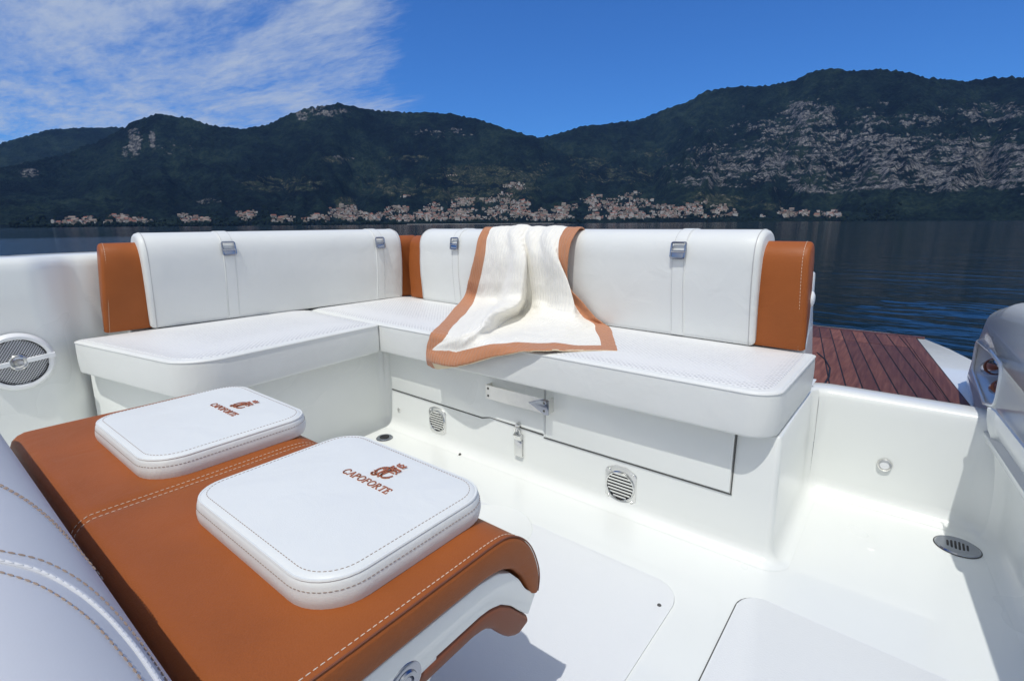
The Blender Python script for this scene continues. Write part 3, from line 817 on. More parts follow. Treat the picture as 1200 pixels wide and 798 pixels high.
# ------------------------------------------------------------------ blanket
ROWS = [
 [(-1.60,1.965,.70),(-1.55,1.965,.70),(-1.47,1.968,.70),(-1.37,1.972,.70),(-1.35,1.965,.70),(-1.27,1.965,.70),(-1.20,1.965,.70),(-1.15,1.962,.70),(-1.08,1.96,.70)],
 [(-1.629,1.885,.874),(-1.581,1.885,.875),(-1.488,1.885,.878),(-1.38,1.88,.883),(-1.361,1.88,.876),(-1.274,1.88,.877),(-1.2,1.875,.878),(-1.157,1.875,.874),(-1.091,1.87,.873)],
 [(-1.629,1.815,.846),(-1.581,1.815,.849),(-1.488,1.81,.852),(-1.38,1.80,.855),(-1.361,1.813,.850),(-1.274,1.808,.853),(-1.2,1.79,.856),(-1.157,1.790,.848),(-1.091,1.786,.846)],
 [(-1.639,1.788,.752),(-1.573,1.782,.755),(-1.447,1.766,.76),(-1.305,1.735,.765),(-1.322,1.775,.757),(-1.225,1.756,.768),(-1.147,1.738,.777),(-1.142,1.752,.765),(-1.092,1.748,.773)],
 [(-1.701,1.809,.633),(-1.628,1.802,.63),(-1.47,1.778,.642),(-1.302,1.722,.663),(-1.336,1.793,.651),(-1.215,1.766,.66),(-1.090,1.738,.67),(-1.130,1.762,.66),(-1.100,1.766,.652)],
 [(-1.750,1.824,.545),(-1.675,1.815,.540),(-1.517,1.785,.552),(-1.308,1.708,.600),(-1.352,1.808,.575),(-1.22,1.77,.578),(-1.062,1.740,.573),(-1.100,1.785,.590),(-1.045,1.786,.585)],
 [(-1.660,1.64,.503),(-1.530,1.60,.512),(-1.383,1.585,.548),(-1.275,1.63,.575),(-1.375,1.785,.512),(-1.190,1.72,.530),(-1.050,1.72,.535),(-1.045,1.79,.525),(-.985,1.80,.520)],
 [(-1.50,1.415,.494),(-1.40,1.375,.498),(-1.262,1.385,.535),(-1.245,1.455,.552),(-1.335,1.64,.493),(-1.115,1.62,.508),(-.995,1.69,.510),(-.985,1.785,.498),(-.935,1.80,.495)],
 [(-1.430,1.302,.487),(-1.345,1.297,.490),(-1.215,1.306,.522),(-1.212,1.38,.532),(-1.275,1.51,.493),(-1.055,1.52,.505),(-.955,1.59,.503),(-.925,1.69,.494),(-.880,1.73,.492)],
 [(-1.436,1.287,.453),(-1.372,1.285,.459),(-1.253,1.277,.492),(-1.195,1.300,.516),(-1.205,1.39,.497),(-1.005,1.423,.502),(-.900,1.50,.499),(-.850,1.585,.493),(-.812,1.620,.4915)],
 [(-1.442,1.285,.428),(-1.405,1.282,.432),(-1.295,1.276,.444),(-1.209,1.278,.466),(-1.120,1.296,.493),(-.976,1.371,.498),(-.868,1.428,.496),(-.790,1.488,.493),(-.747,1.510,.4915)],
 [(-1.436,1.276,.394),(-1.384,1.262,.391),(-1.26,1.246,.400),(-1.19,1.252,.421),(-1.092,1.268,.458),(-.925,1.300,.496),(-.836,1.367,.494),(-.757,1.427,.4925),(-.714,1.450,.4915)],
 [(-1.448,1.290,.362),(-1.395,1.287,.356),(-1.285,1.284,.385),(-1.20,1.286,.412),(-1.098,1.290,.452),(-.930,1.312,.4935),(-.840,1.372,.4925),(-.760,1.431,.491),(-.717,1.455,.4905)],
]
UCOL = [0, .105, .30, .490, .512, .68, .83, .895, 1]
VROW = [0, .08, .16, .25, .36, .45, .55, .66, .74, .81, .88, .965, 1]
def crs(vals, xs, x):
    i = 0
    while i < len(xs) - 2 and x > xs[i + 1]: i += 1
    u = (x - xs[i]) / (xs[i + 1] - xs[i])
    p1, p2 = vals[i], vals[i + 1]
    def tan(k):
        a, b = max(k - 1, 0), min(k + 1, len(xs) - 1)
        return (vals[b] - vals[a]) / (xs[b] - xs[a])
    h = xs[i + 1] - xs[i]; m1, m2 = tan(i) * h, tan(i + 1) * h
    return (2 * u ** 3 - 3 * u ** 2 + 1) * p1 + (u ** 3 - 2 * u ** 2 + u) * m1 + (-2 * u ** 3 + 3 * u ** 2) * p2 + (u ** 3 - u ** 2) * m2
V3 = [[Vector(p) for p in r] for r in ROWS]
NU, NV = 110, 130
bm = newbm(); grid = []
for j in range(NV + 1):
    v = j / NV
    rowpts = [crs([V3[i][k] for i in range(len(V3))], VROW, v) for k in range(len(UCOL))]
    line = []
    for i in range(NU + 1):
        u = i / NU
        p = crs(rowpts, UCOL, u)
        fa = min(1, .2 + 2.2 * min(u, 1 - u)) * (.35 if v > .9 else 1)
        wv = .0075 * math.sin(u * 34 + 3.2 * noise.noise(Vector((u * 3, v * 2.2, 3)))) * fa * (1 if v < .5 else .35)
        wv += .013 * noise.noise(Vector((u * 5, v * 7, 7.3))) * fa
        d = Vector((-.02, -.8, .5)) if v < .5 else Vector((0, -.25, .95))
        if .04 < v < .14: wv *= .5
        wv += .0022 * noise.noise(Vector((u * 26, v * 30, 2.2)))
        p = p + d * (wv + .003 * abs(noise.noise(Vector((u * 16, v * 18, 1)))))
        if v > .16 and v < .53: pass
        if p.y > 1.295 and v > .5: p.z = max(p.z, .4955 if p.y > 1.32 else .492)
        elif v > .5: p.y = min(p.y, 1.296)
        line.append(bm.verts.new(p))
    grid.append(line)
for j in range(NV):
    for i in range(NU):
        f = bm.faces.new((grid[j][i], grid[j][i + 1], grid[j + 1][i + 1], grid[j + 1][i]))
        u, v = (i + .5) / NU, (j + .5) / NV
        f.material_index = 1 if (u < .105 or u > .895 or v > .885) else 0
        if v > .972 and .1 < u: f.material_index = 2
me = bpy.data.meshes.new('blanket')
for f in bm.faces: f.smooth = True
bm.normal_update(); bm.to_mesh(me); bm.free()
bl_o = link('blanket', me, [M['blanket'], M['border'], M['cream_lining']])
sm = bl_o.modifiers.new('thickness', 'SOLIDIFY'); sm.thickness = .006; sm.offset = 0; sm.material_offset = 0
sb = bl_o.modifiers.new('smooth', 'SUBSURF'); sb.levels = 1; sb.render_levels = 1
tag(bl_o, 'cream fleece blanket with a terracotta border draped over the aft backrest and seat', 'blanket')

# ------------------------------------------------------------------ aft-facing double seat
dbl = thing('double_seat', 'tan leather double seat with two white raised pads, folded open towards the stern', 'seat', (-.98, .3, .0))
X0, X1 = -1.53, -.42
TOP = [(.126, .372), (.122, .385), (.121, .425), (.128, .440), (.142, .449), (.165, .451), (.30, .449), (.42, .4475), (.49, .447), (.525, .441), (.555, .422), (.580, .392), (.598, .350), (.602, .322), (.598, .300)]
BOT = [(.136, .376), (.145, .392), (.165, .400), (.2, .402), (.40, .402), (.47, .4015), (.505, .395), (.532, .380), (.556, .352), (.570, .325), (.580, .306)]
def resample(ch, n):
    acc = [0]
    for p, q in zip(ch, ch[1:]): acc.append(acc[-1] + math.dist(p, q))
    out = []
    for k in range(n + 1):
        d = acc[-1] * k / n; i = 0
        while i < len(ch) - 2 and d > acc[i + 1]: i += 1
        t = (d - acc[i]) / max(acc[i + 1] - acc[i], 1e-9)
        out.append((ch[i][0] + (ch[i + 1][0] - ch[i][0]) * t, ch[i][1] + (ch[i + 1][1] - ch[i][1]) * t))
    return out
def extr(bm, outer, inner, x0, x1, e=.01, nst=16, dz=None, n=48):
    """loft between an outer and an inner chain (both run from the back to the tip), with rounded ends."""
    A, B = resample(outer, n), resample(inner, n)
    st = [(x0, e), (x0 + e * .15, e * .55), (x0 + e * .5, e * .15), (x0 + e, 0)] + [(x0 + e + (x1 - x0 - 2 * e) * k / nst, 0) for k in range(1, nst)] + [(x1 - e, 0), (x1 - e * .5, e * .15), (x1 - e * .15, e * .55), (x1, e)]
    rings = []
    for x, d in st:
        ra, rb = [], []
        for p, q in zip(A, B):
            v = Vector((q[0] - p[0], q[1] - p[1])); l = v.length; m = min(d, l * .42); v.normalize()
            for lst, c0, sg in ((ra, p, 1), (rb, q, -1)):
                y, z = c0[0] + v.x * m * sg, c0[1] + v.y * m * sg
                lst.append(bm.verts.new((x, y, z + (dz(x, y, z) if dz else 0))))
        rings.append((ra, rb))
    for (a0, b0), (a1, b1) in zip(rings, rings[1:]):
        r0, r1 = a0 + b0[::-1], a1 + b1[::-1]
        for i in range(len(r0)):
            j = (i + 1) % len(r0)
            bm.faces.new((r0[i], r0[j], r1[j], r1[i]))
    for ra, rb in (rings[0], rings[-1]):
        for i in range(n): bm.faces.new((ra[i], ra[i + 1], rb[i + 1], rb[i]))
TOPD = [(p.x, p.y) for p in smooth_line([Vector((a, b, 0)) for a, b in TOP], 3)]
XS = -.982                                                   # seam between the two places
def dip(x, y, z):
    if z < .42 and y < .5: return 0
    return -.007 * math.exp(-((x - XS) / .012) ** 2) + .004 * math.cos((x - XS) * 5.6) * 0 + .0012 * noise.noise(Vector((x * 6, y * 6, 1)))
bm = newbm(); extr(bm, TOPD, BOT, X0, X1, e=.008, nst=110, dz=dip)
topc = obj('seat_cushion', bm, M['tan'], dbl)
def top_line(x, off, i0=0, i1=None):
    pts = [Vector((a, b, 0)) for a, b in TOPD]
    out = []
    for i in range(len(pts)):
        t = (pts[min(i + 1, len(pts) - 1)] - pts[max(i - 1, 0)]).normalized(); nn = Vector((-t.y, t.x))
        out.append(Vector((x, pts[i].x + nn.x * off, pts[i].y + nn.y * off + dip(x, pts[i].x, pts[i].y))))
    return out[i0:i1]
bm = newbm()
for dx in (-.0085, .0085): dashes(bm, top_line(XS + dx, .0004, 2), .0055, .0028, .0007)
dashes(bm, top_line(X1 - .0125, .0003, 2), .0055, .0028, .0007)
dashes(bm, [Vector((X0 + .012 + (X1 - X0 - .024) * k / 60, .1205, .412 + .001 * math.sin(k))) for k in range(61)], .0065, .0035, .0012)
obj('seat_stitching', bm, M['thread_w'], topc)
bm = newbm(); add_tube(bm, top_line(X1 - .003, .0002, 4), .0013, 6)
obj('edge_seam', bm, M['tan_dark'], topc)
# moulded white shell between the cushions
SHA = [(.14, .3985), (.30, .4005), (.455, .3995), (.497, .393), (.527, .376), (.550, .350), (.566, .322), (.5845, .305), (.592, .298)]
SHB = [(.14, .342), (.30, .3445), (.455, .3465), (.478, .344), (.503, .335), (.528, .316), (.553, .288), (.572, .270)]
bm = newbm(); extr(bm, SHA, SHB, X0 + .012, X1 - .004, e=.002, nst=3)
shell = obj('seat_shell', bm, M['gelcoat'], dbl, ang=28)
LOWA = [(.14, .3415), (.30, .344), (.455, .346), (.478, .3435), (.5025, .3345), (.5275, .3155), (.5525, .2875), (.571, .269)]
LOWB = [(.14, .318), (.30, .318), (.44, .320), (.468, .315), (.486, .302), (.500, .284), (.520, .262), (.545, .247), (.566, .252)]
bm = newbm(); extr(bm, LOWA, LOWB, X0 + .010, X1 - .003, e=.008, nst=8)
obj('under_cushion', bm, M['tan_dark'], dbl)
bm = newbm()
add_lathe(bm, [(0, .003), (.007, .0035), (.0085, .002), (.010, .0055), (.015, .006), (.0165, .003), (.021, .0035), (.025, .002), (.027, -.002)], (X1 - .005, .318, .349), (1, 0, 0), 36)
obj('pivot_bolt', bm, M['dark_steel'], shell)
bm = newbm(); add_lathe(bm, [(0, .002), (.046, .0015), (.049, -.004)], (X1 - .0065, .325, .352), (1, 0, 0), 36)
obj('pivot_boss', bm, M['gelcoat'], shell)
for x in (-1.50, -.50):
    bm = newbm()
    add_box(bm, (x - .012, .095, .372), (x + .012, .121, .402), .003, 2)
    add_tube(bm, [(x - .017, .106, .386), (x + .017, .106, .386)], .006, 10)
    obj('hinge', bm, M['steel'], dbl)
bm = newbm()
add_box(bm, (-1.40, .10, .0), (-.62, .36, .316), .03, 3)
obj('seat_pedestal', bm, M['gelcoat'], dbl)

# pads with lettering
def stroke(bm, pts, wd, z, org, sc):
    for (a, b), (c, d) in zip(pts, pts[1:]):
        v = Vector((c - a, d - b))
        if v.length < 1e-6: continue
        n = Vector((-v.y, v.x)).normalized() * wd / 2; e = v.normalized() * wd * .2
        q = [(a - n.x - e.x, b - n.y - e.y), (c - n.x + e.x, d - n.y + e.y), (c + n.x + e.x, d + n.y + e.y), (a + n.x - e.x, b + n.y - e.y)]
        add_prism(bm, [(org[0] + x * sc, org[1] + y * sc) for x, y in q], ((0, 0, z), (1, 0, 0), (0, 1, 0), (0, 0, 1)), 0, .0011)
def arc(cx, cy, rx, ry, a0, a1, n=10):
    return [(cx + rx * math.cos(math.radians(a0 + (a1 - a0) * k / n)), cy + ry * math.sin(math.radians(a0 + (a1 - a0) * k / n))) for k in range(n + 1)]
TH, TN = .16, .075
GL = {  # letter: (advance, [(stroke, width)...]) on a unit cap height
 'C': (.86, [(arc(.46, .5, .40, .5, 45, 180), TH * .8), (arc(.46, .5, .40, .5, 180, 315), TH), ([(.76, .70), (.76, .92)], TN)]),
 'A': (.90, [([(.06, 0), (.45, 1)], TN), ([(.45, 1), (.84, 0)], TH), ([(.20, .34), (.70, .34)], TN), ([(-.04, 0), (.18, 0)], TN), ([(.70, 0), (.96, 0)], TN)]),
 'P': (.72, [([(.16, 0), (.16, 1)], TH), ([(.02, 1), (.36, 1)], TN), (arc(.36, .74, .26, .26, 90, -90), TH * .8), ([(.36, .48), (.16, .48)], TN), ([(.02, 0), (.32, 0)], TN)]),
 'O': (1.0, [(arc(.5, .5, .42, .5, 0, 360, 20), TH * .85)]),
 'F': (.70, [([(.16, 0), (.16, 1)], TH), ([(.02, 1), (.62, 1)], TN), ([(.62, 1), (.62, .80)], TN), ([(.16, .52), (.48, .52)], TN), ([(.48, .42), (.48, .62)], TN), ([(.02, 0), (.32, 0)], TN)]),
 'R': (.86, [([(.16, 0), (.16, 1)], TH), ([(.02, 1), (.36, 1)], TN), (arc(.36, .74, .24, .26, 90, -90), TH * .8), ([(.36, .48), (.16, .48)], TN), ([(.36, .48), (.78, 0)], TH), ([(.02, 0), (.32, 0)], TN), ([(.72, 0), (.90, 0)], TN)]),
 'T': (.78, [([(.39, 0), (.39, 1)], TH), ([(.02, 1), (.76, 1)], TN), ([(.02, 1), (.02, .80)], TN), ([(.76, 1), (.76, .80)], TN), ([(.24, 0), (.54, 0)], TN)]),
 'E': (.72, [([(.16, 0), (.16, 1)], TH), ([(.02, 1), (.60, 1)], TN), ([(.60, 1), (.60, .80)], TN), ([(.16, .52), (.46, .52)], TN), ([(.46, .42), (.46, .62)], TN), ([(.02, 0), (.64, 0)], TN), ([(.64, 0), (.64, .22)], TN)]),
}
def lettering(bm, x, y, z, width, word='CAPOFORTE'):
    tot = sum(GL[c][0] + .12 for c in word) - .12
    sc = width / tot; cx = 0
    for c in word:
        for pts, wd in GL[c][1]: stroke(bm, pts, wd * .95, z, (x + cx * sc, y), sc)
        cx += GL[c][0] + .12
EMB = [  # interlaced letters under a small crown, unit height
 (arc(.34, .40, .26, .30, 70, 290, 14), .085), ([(.34, .90), (.34, .10)], .085), (arc(.22, .10, .12, .10, 0, -200, 8), .085),
 ([(.52, .86), (.52, .02)], .085), ([(.34, .80), (.86, .80)], .07), ([(.86, .80), (.86, .68)], .05),
 (arc(.66, .40, .26, .30, 110, -70, 14)[::-1][0:6], .06), (arc(.70, .38, .24, .30, 60, 300, 14), .085), ([(.82, .64), (.90, .54)], .07), ([(.82, .12), (.92, .22)], .07),
 ([(.18, .52), (.80, .52)], .05), ([(.04, .24), (.20, .24)], .06),
 ([(.40, 1.0), (.74, 1.0)], .06), ([(.40, 1.0), (.37, 1.16), (.47, 1.07), (.57, 1.18), (.67, 1.07), (.77, 1.16), (.74, 1.0)], .05),
]
def pad(x0, x1, y0, y1, label=None):
    z0, z1 = .4455, .4895
    c = [(x0, y0, .055), (x1, y0, .07), (x1, y1, .06), (x0, y1, .06)]
    bm = newbm(); add_cushion(bm, c, z0, z1, r=.016, crown=.004, rb=.004, seg=9)
    p = obj('seat_pad', bm, M['pad_vinyl'], dbl)
    bm = newbm()
    for d, z in ((.0155, z1 + .0002), (-.0006, z1 - .0165)):
        q = [Vector((x, y, z)) for x, y in round_poly(inset_corners(c, d), 9)]
        dashes(bm, q, .0045, .0022, .00055, closed=True)
    obj('pad_stitching', bm, M['thread_b'], p)
    bm = newbm(); add_tube(bm, [(x, y, z1 - .0045) for x, y in round_poly(inset_corners(c, .0048), 9)], .0022, 6, closed=True)
    obj('pad_piping', bm, M['pad_vinyl'], p)
    return p
p1 = pad(-1.388, -1.012, .238, .560)
p2 = pad(-.866, -.480, .246, .558)
for p, xl, yl, wd in ((p2, -.712, .432, .118), (p1, -1.245, .434, .118)):
    bm = newbm(); lettering(bm, xl, yl, .4937, wd)
    obj('lettering', bm, M['print'], p, smooth=False)
    bm = newbm()
    for pts, wds in EMB: stroke(bm, pts, wds * .8, .4937, (xl + wd / 2 - .021, yl + .026), .046)
    obj('emblem', bm, M['print'], p, smooth=False)

# ------------------------------------------------------------------ helm seat back, seen from above at the lower left
helm = thing('helm_seat', 'shade-greyed white helm seat back with double stitched seams in the lower left corner', 'seat', (-.9, -.06, 0))
HY, HZ, HR = -.0219, .505, .118
def helm_pt(x, a, lift=0):
    e = min(1, max(0, (x + 1.55) / .1), max(0, (-.06 - x) / .08)); e = math.sqrt(max(0, 1 - (1 - e) ** 2)) * .35 + .65
    r = (HR + lift) * e
    return Vector((x, HY + r * math.cos(a), HZ + r * 1.08 * math.sin(a) - .03 * (1 - e)))
bm = newbm(); rings = []
for i in range(61):
    x = -1.55 + 1.49 * i / 60
    r = [helm_pt(x, math.radians(-35 + 250 * k / 40)) for k in range(41)]
    r = [Vector((x, HY + .085, .30))] + r + [Vector((x, HY - .10, .30))]
    rings.append([bm.verts.new(p) for p in r])
for A, B in zip(rings, rings[1:]):
    for k in range(len(A)): bm.faces.new((A[k], A[(k + 1) % len(A)], B[(k + 1) % len(B)], B[k]))
bm.faces.new(rings[0]); bm.faces.new(rings[-1][::-1])
hb = obj('seat_back', bm, M['helm_vinyl'], helm)
bm = newbm()
add_box(bm, (-1.45, -.11, .0), (-.14, .04, .29), .02, 2)
obj('seat_pedestal', bm, M['gelcoat'], helm)
def on_helm(line, lift):
    pts = [Vector((x, a, 0)) for x, a in line]
    return [helm_pt(p.x, math.radians(p.y), lift) for p in smooth_line(pts, 8)]
SEAM_A = [(-.90, 66), (-.850, 62), (-.804, 53.4), (-.761, 41.2), (-.715, 31.3), (-.667, 24), (-.62, 14)]
SEAM_B = [(-.66, 84), (-.63, 76), (-.600, 66.1), (-.575, 51.0), (-.53, 36.5), (-.467, 28.4), (-.406, 28.0), (-.36, 30)]
SEAM_C = [(-.61, 84), (-.585, 77), (-.556, 68.7), (-.522, 58.0), (-.472, 48.6), (-.424, 44.5), (-.386, 42.5), (-.346, 43)]
for ln, df in ((SEAM_A, 0), (SEAM_B, 0), (SEAM_C, 0)):
    bm = newbm(); dashes(bm, on_helm(ln, .0008), .0055, .0022, .0008)
    obj('seam_stitching', bm, M['thread_b'], hb)
bm = newbm(); dashes(bm, on_helm([(x - .008, a + 5) for x, a in SEAM_A], .0008), .0055, .0022, .0008)
obj('seam_stitching', bm, M['thread_b'], hb)
bm = newbm()
mid = [((x0 + x1) / 2, (a0 + a1) / 2) for (x0, a0), (x1, a1) in zip(SEAM_B, SEAM_C)]
ln = on_helm(mid, .001)
add_tube(bm, ln, .0020, 8)
dashes(bm, on_helm([(x + .001, a + .6) for x, a in mid], .0022), .004, .0035, .0009)
obj('gathered_welt', bm, M['helm_vinyl'], hb)

# ------------------------------------------------------------------ lake, mountains, town
WZ = -.30                                                   # lake level below the cockpit floor
def compass(px, py):
    """azimuth and slope of a sight line (survey of the far shore from the photograph)."""
    d = fw + r2 * ((px - 600) / 591) - u2 * ((py - 399) / 591)
    h = math.hypot(d.x, d.y)
    return math.atan2(d.x, d.y), d.z / h
def interp(xs, ys, x):
    if x <= xs[0]: return ys[0]
    for i in range(len(xs) - 1):
        if x <= xs[i + 1]:
            t = (x - xs[i]) / (xs[i + 1] - xs[i]); t = t * t * (3 - 2 * t) * .5 + t * .5
            return ys[i] + (ys[i + 1] - ys[i]) * t
    return ys[-1]
def fbm(x, y, z=0, o=5):
    return noise.fractal(Vector((x, y, z)), 1.0, 2.1, o)

def water_mat():
    m, nt, b = mat('lake_water'); L = nt.links.new
    b.inputs['Base Color'].default_value = (.0018, .0085, .0105, 1)
    b.inputs['Roughness'].default_value = .10; b.inputs['IOR'].default_value = 1.33
    b.inputs['Specular IOR Level'].default_value = .36
    tc = N(nt, 'ShaderNodeTexCoord')
    mp = N(nt, 'ShaderNodeMapping'); mp.inputs['Rotation'].default_value = (0, 0, .62); mp.inputs['Scale'].default_value = (.45, 1.3, 1)
    L(tc.outputs['Object'], mp.inputs['Vector'])
    n1 = N(nt, 'ShaderNodeTexNoise', Scale=1.1, Detail=4.0, Roughness=.5, Distortion=.4); L(mp.outputs[0], n1.inputs['Vector'])
    n2 = N(nt, 'ShaderNodeTexNoise', Scale=.12, Detail=3.0, Roughness=.5); L(mp.outputs[0], n2.inputs['Vector'])
    n3 = N(nt, 'ShaderNodeTexNoise', Scale=4.5, Detail=3.0, Roughness=.5, Distortion=.3); L(mp.outputs[0], n3.inputs['Vector'])
    # a slick of rougher, wake-stirred water astern
    gm = N(nt, 'ShaderNodeVectorMath', operation='SUBTRACT'); L(tc.outputs['Object'], gm.inputs[0]); gm.inputs[1].default_value = (WAKE[0], WAKE[1], 0)
    gr = N(nt, 'ShaderNodeMapping'); gr.inputs['Rotation'].default_value = (0, 0, WAKE[2]); gr.inputs['Scale'].default_value = (1 / WAKE[3], 1 / WAKE[4], 0)
    L(gm.outputs[0], gr.inputs['Vector'])
    ln = N(nt, 'ShaderNodeVectorMath', operation='LENGTH'); L(gr.outputs[0], ln.inputs[0])
    wk = N(nt, 'ShaderNodeMapRange'); wk.interpolation_type = 'SMOOTHSTEP'; wk.inputs['From Min'].default_value = .35; wk.inputs['From Max'].default_value = 1.0
    wk.inputs['To Min'].default_value = 1; wk.inputs['To Max'].default_value = 0; L(ln.outputs['Value'], wk.inputs['Value'])
    wa = N(nt, 'ShaderNodeMath', operation='MULTIPLY_ADD'); L(wk.outputs[0], wa.inputs[0]); wa.inputs[1].default_value = 0.0; wa.inputs[2].default_value = .07
    # wind-ruffled water off the port side
    gm2 = N(nt, 'ShaderNodeVectorMath', operation='SUBTRACT'); L(tc.outputs['Object'], gm2.inputs[0]); gm2.inputs[1].default_value = (RUFF[0], RUFF[1], 0)
    gr2 = N(nt, 'ShaderNodeMapping'); gr2.inputs['Scale'].default_value = (1 / RUFF[2], 1 / RUFF[3], 0); L(gm2.outputs[0], gr2.inputs['Vector'])
    ln2 = N(nt, 'ShaderNodeVectorMath', operation='LENGTH'); L(gr2.outputs[0], ln2.inputs[0])
    wk2 = N(nt, 'ShaderNodeMapRange'); wk2.interpolation_type = 'SMOOTHSTEP'; wk2.inputs['From Min'].default_value = .4; wk2.inputs['From Max'].default_value = 1.0
    wk2.inputs['To Min'].default_value = 1.5; wk2.inputs['To Max'].default_value = 0; L(ln2.outputs['Value'], wk2.inputs['Value'])
    wb = N(nt, 'ShaderNodeMath', operation='ADD'); L(wa.outputs[0], wb.inputs[0]); L(wk2.outputs[0], wb.inputs[1]); wa = wb
    s1 = N(nt, 'ShaderNodeMath', operation='MULTIPLY'); L(n3.outputs['Fac'], s1.inputs[0]); L(wa.outputs[0], s1.inputs[1])
    s2 = N(nt, 'ShaderNodeMath', operation='MULTIPLY_ADD'); L(n1.outputs['Fac'], s2.inputs[0]); s2.inputs[1].default_value = .7; L(s1.outputs[0], s2.inputs[2])
    s3 = N(nt, 'ShaderNodeMath', operation='MULTIPLY_ADD'); L(n2.outputs['Fac'], s3.inputs[0]); s3.inputs[1].default_value = 1.3; L(s2.outputs[0], s3.inputs[2])
    bp = N(nt, 'ShaderNodeBump', Strength=.55, Distance=.10); L(s3.outputs[0], bp.inputs['Height']); L(bp.outputs['Normal'], b.inputs['Normal'])
    return m
RUFF = (-46, 14, 44, 26)
WAKE = (.15, 8.7, 0, 1.5, 1.9)
bm = newbm()
R0 = 9000
# the lake as rings of growing size, a single sheet
rr = [0] + [4 * 1.35 ** k for k in range(27)]
rings = []
for r in rr:
    rings.append([bm.verts.new((0, 0, WZ))] if r == 0 else [bm.verts.new((r * math.cos(2 * PI * k / 64), r * math.sin(2 * PI * k / 64), WZ)) for k in range(64)])
for A, B in zip(rings, rings[1:]):
    for k in range(64):
        k2 = (k + 1) % 64
        if len(A) == 1: bm.faces.new((A[0], B[k], B[k2]))
        else: bm.faces.new((A[k], B[k], B[k2], A[k2]))
wo = obj('water', bm, water_mat()); wo['kind'] = 'structure'

MASSIFS = {}
def mountain_mat():
    m, nt, b = mat('forested_mountain'); L = nt.links.new
    tc = N(nt, 'ShaderNodeTexCoord')
    def nz(scale, stretch=(1, 1, 1), det=5.0, ro=.6, dist=0.0):
        mp = N(nt, 'ShaderNodeMapping'); mp.inputs['Scale'].default_value = tuple(scale * k for k in stretch); L(tc.outputs['Object'], mp.inputs['Vector'])
        n = N(nt, 'ShaderNodeTexNoise', Scale=1.0, Detail=det, Roughness=ro, Distortion=dist); L(mp.outputs[0], n.inputs['Vector'])
        return n.outputs['Fac']
    def lin(x, k, c):
        n = N(nt, 'ShaderNodeMath', operation='MULTIPLY_ADD'); L(x, n.inputs[0]); n.inputs[1].default_value = k
        if isinstance(c, float): n.inputs[2].default_value = c
        else: L(c, n.inputs[2])
        return n.outputs[0]
    crown = nz(.055, det=4.0, ro=.7); stand = nz(.011, det=5.0, ro=.65); slope = nz(.0022, (1, 1, .6), 4.0, .55)
    f = lin(crown, 1.1, lin(stand, 1.1, lin(slope, 1.0, -1.1)))
    forest = ramp(nt, [(.25, (.0020, .0042, .0062)), (.45, (.0046, .0098, .0110)), (.62, (.0090, .0180, .0155)), (.80, (.0200, .0320, .0225))]); L(f, forest.inputs['Fac'])
    # bare rock: ledges lying along the strata, broken by fissures and by trees
    band = nz(.0075, (1, 1, 4.0), 6.0, .66, .15); fine = nz(.030, (1, 1, 1.0), 5.0, .7); fiss = nz(.024, (1.8, 1.8, .28), 4.0, .62)
    at = N(nt, 'ShaderNodeAttribute', attribute_name='rock')
    rv = lin(band, 2.1, lin(fine, .95, lin(fiss, 1.25, lin(at.outputs['Fac'], 1.0, -2.96))))
    rm = N(nt, 'ShaderNodeMapRange'); rm.inputs['From Min'].default_value = 0; rm.inputs['From Max'].default_value = .16; L(rv, rm.inputs['Value'])
    rc = lin(fine, .9, lin(nz(.09, (1, 1, .6), 4.0, .7), 1.1, -.5))
    rock = ramp(nt, [(.30, (.014, .016, .019)), (.46, (.060, .062, .068)), (.60, (.135, .135, .138)), (.80, (.27, .26, .25))]); L(rc, rock.inputs['Fac'])
    mx = N(nt, 'ShaderNodeMix'); mx.data_type = 'RGBA'; L(rm.outputs[0], mx.inputs[0]); L(forest.outputs[0], mx.inputs[6]); L(rock.outputs[0], mx.inputs[7])
    # meadows and terraces
    at2 = N(nt, 'ShaderNodeAttribute', attribute_name='field')
    fv = lin(nz(.009, (1, 1, 4.0), 5.0, .65), 1.9, lin(fine, .9, lin(at2.outputs['Fac'], 1.0, -2.15)))
    fm = N(nt, 'ShaderNodeMapRange'); fm.inputs['From Min'].default_value = 0; fm.inputs['From Max'].default_value = .14; L(fv, fm.inputs['Value'])
    fc = ramp(nt, [(.30, (.010, .016, .010)), (.48, (.018, .027, .018)), (.62, (.045, .050, .034)), (.80, (.17, .15, .12))]); L(rc, fc.inputs['Fac'])
    mx2 = N(nt, 'ShaderNodeMix'); mx2.data_type = 'RGBA'; L(fm.outputs[0], mx2.inputs[0]); L(mx.outputs[2], mx2.inputs[6]); L(fc.outputs[0], mx2.inputs[7])
    L(mx2.outputs[2], b.inputs['Base Color'])
    bh = lin(crown, 1.0, lin(stand, 2.0, 0.0))
    bp = N(nt, 'ShaderNodeBump', Strength=.8, Distance=16.0); L(bh, bp.inputs['Height']); L(bp.outputs['Normal'], b.inputs['Normal'])
    b.inputs['Roughness'].default_value = .95; b.inputs['Specular IOR Level'].default_value = .04
    return m
MM = mountain_mat()

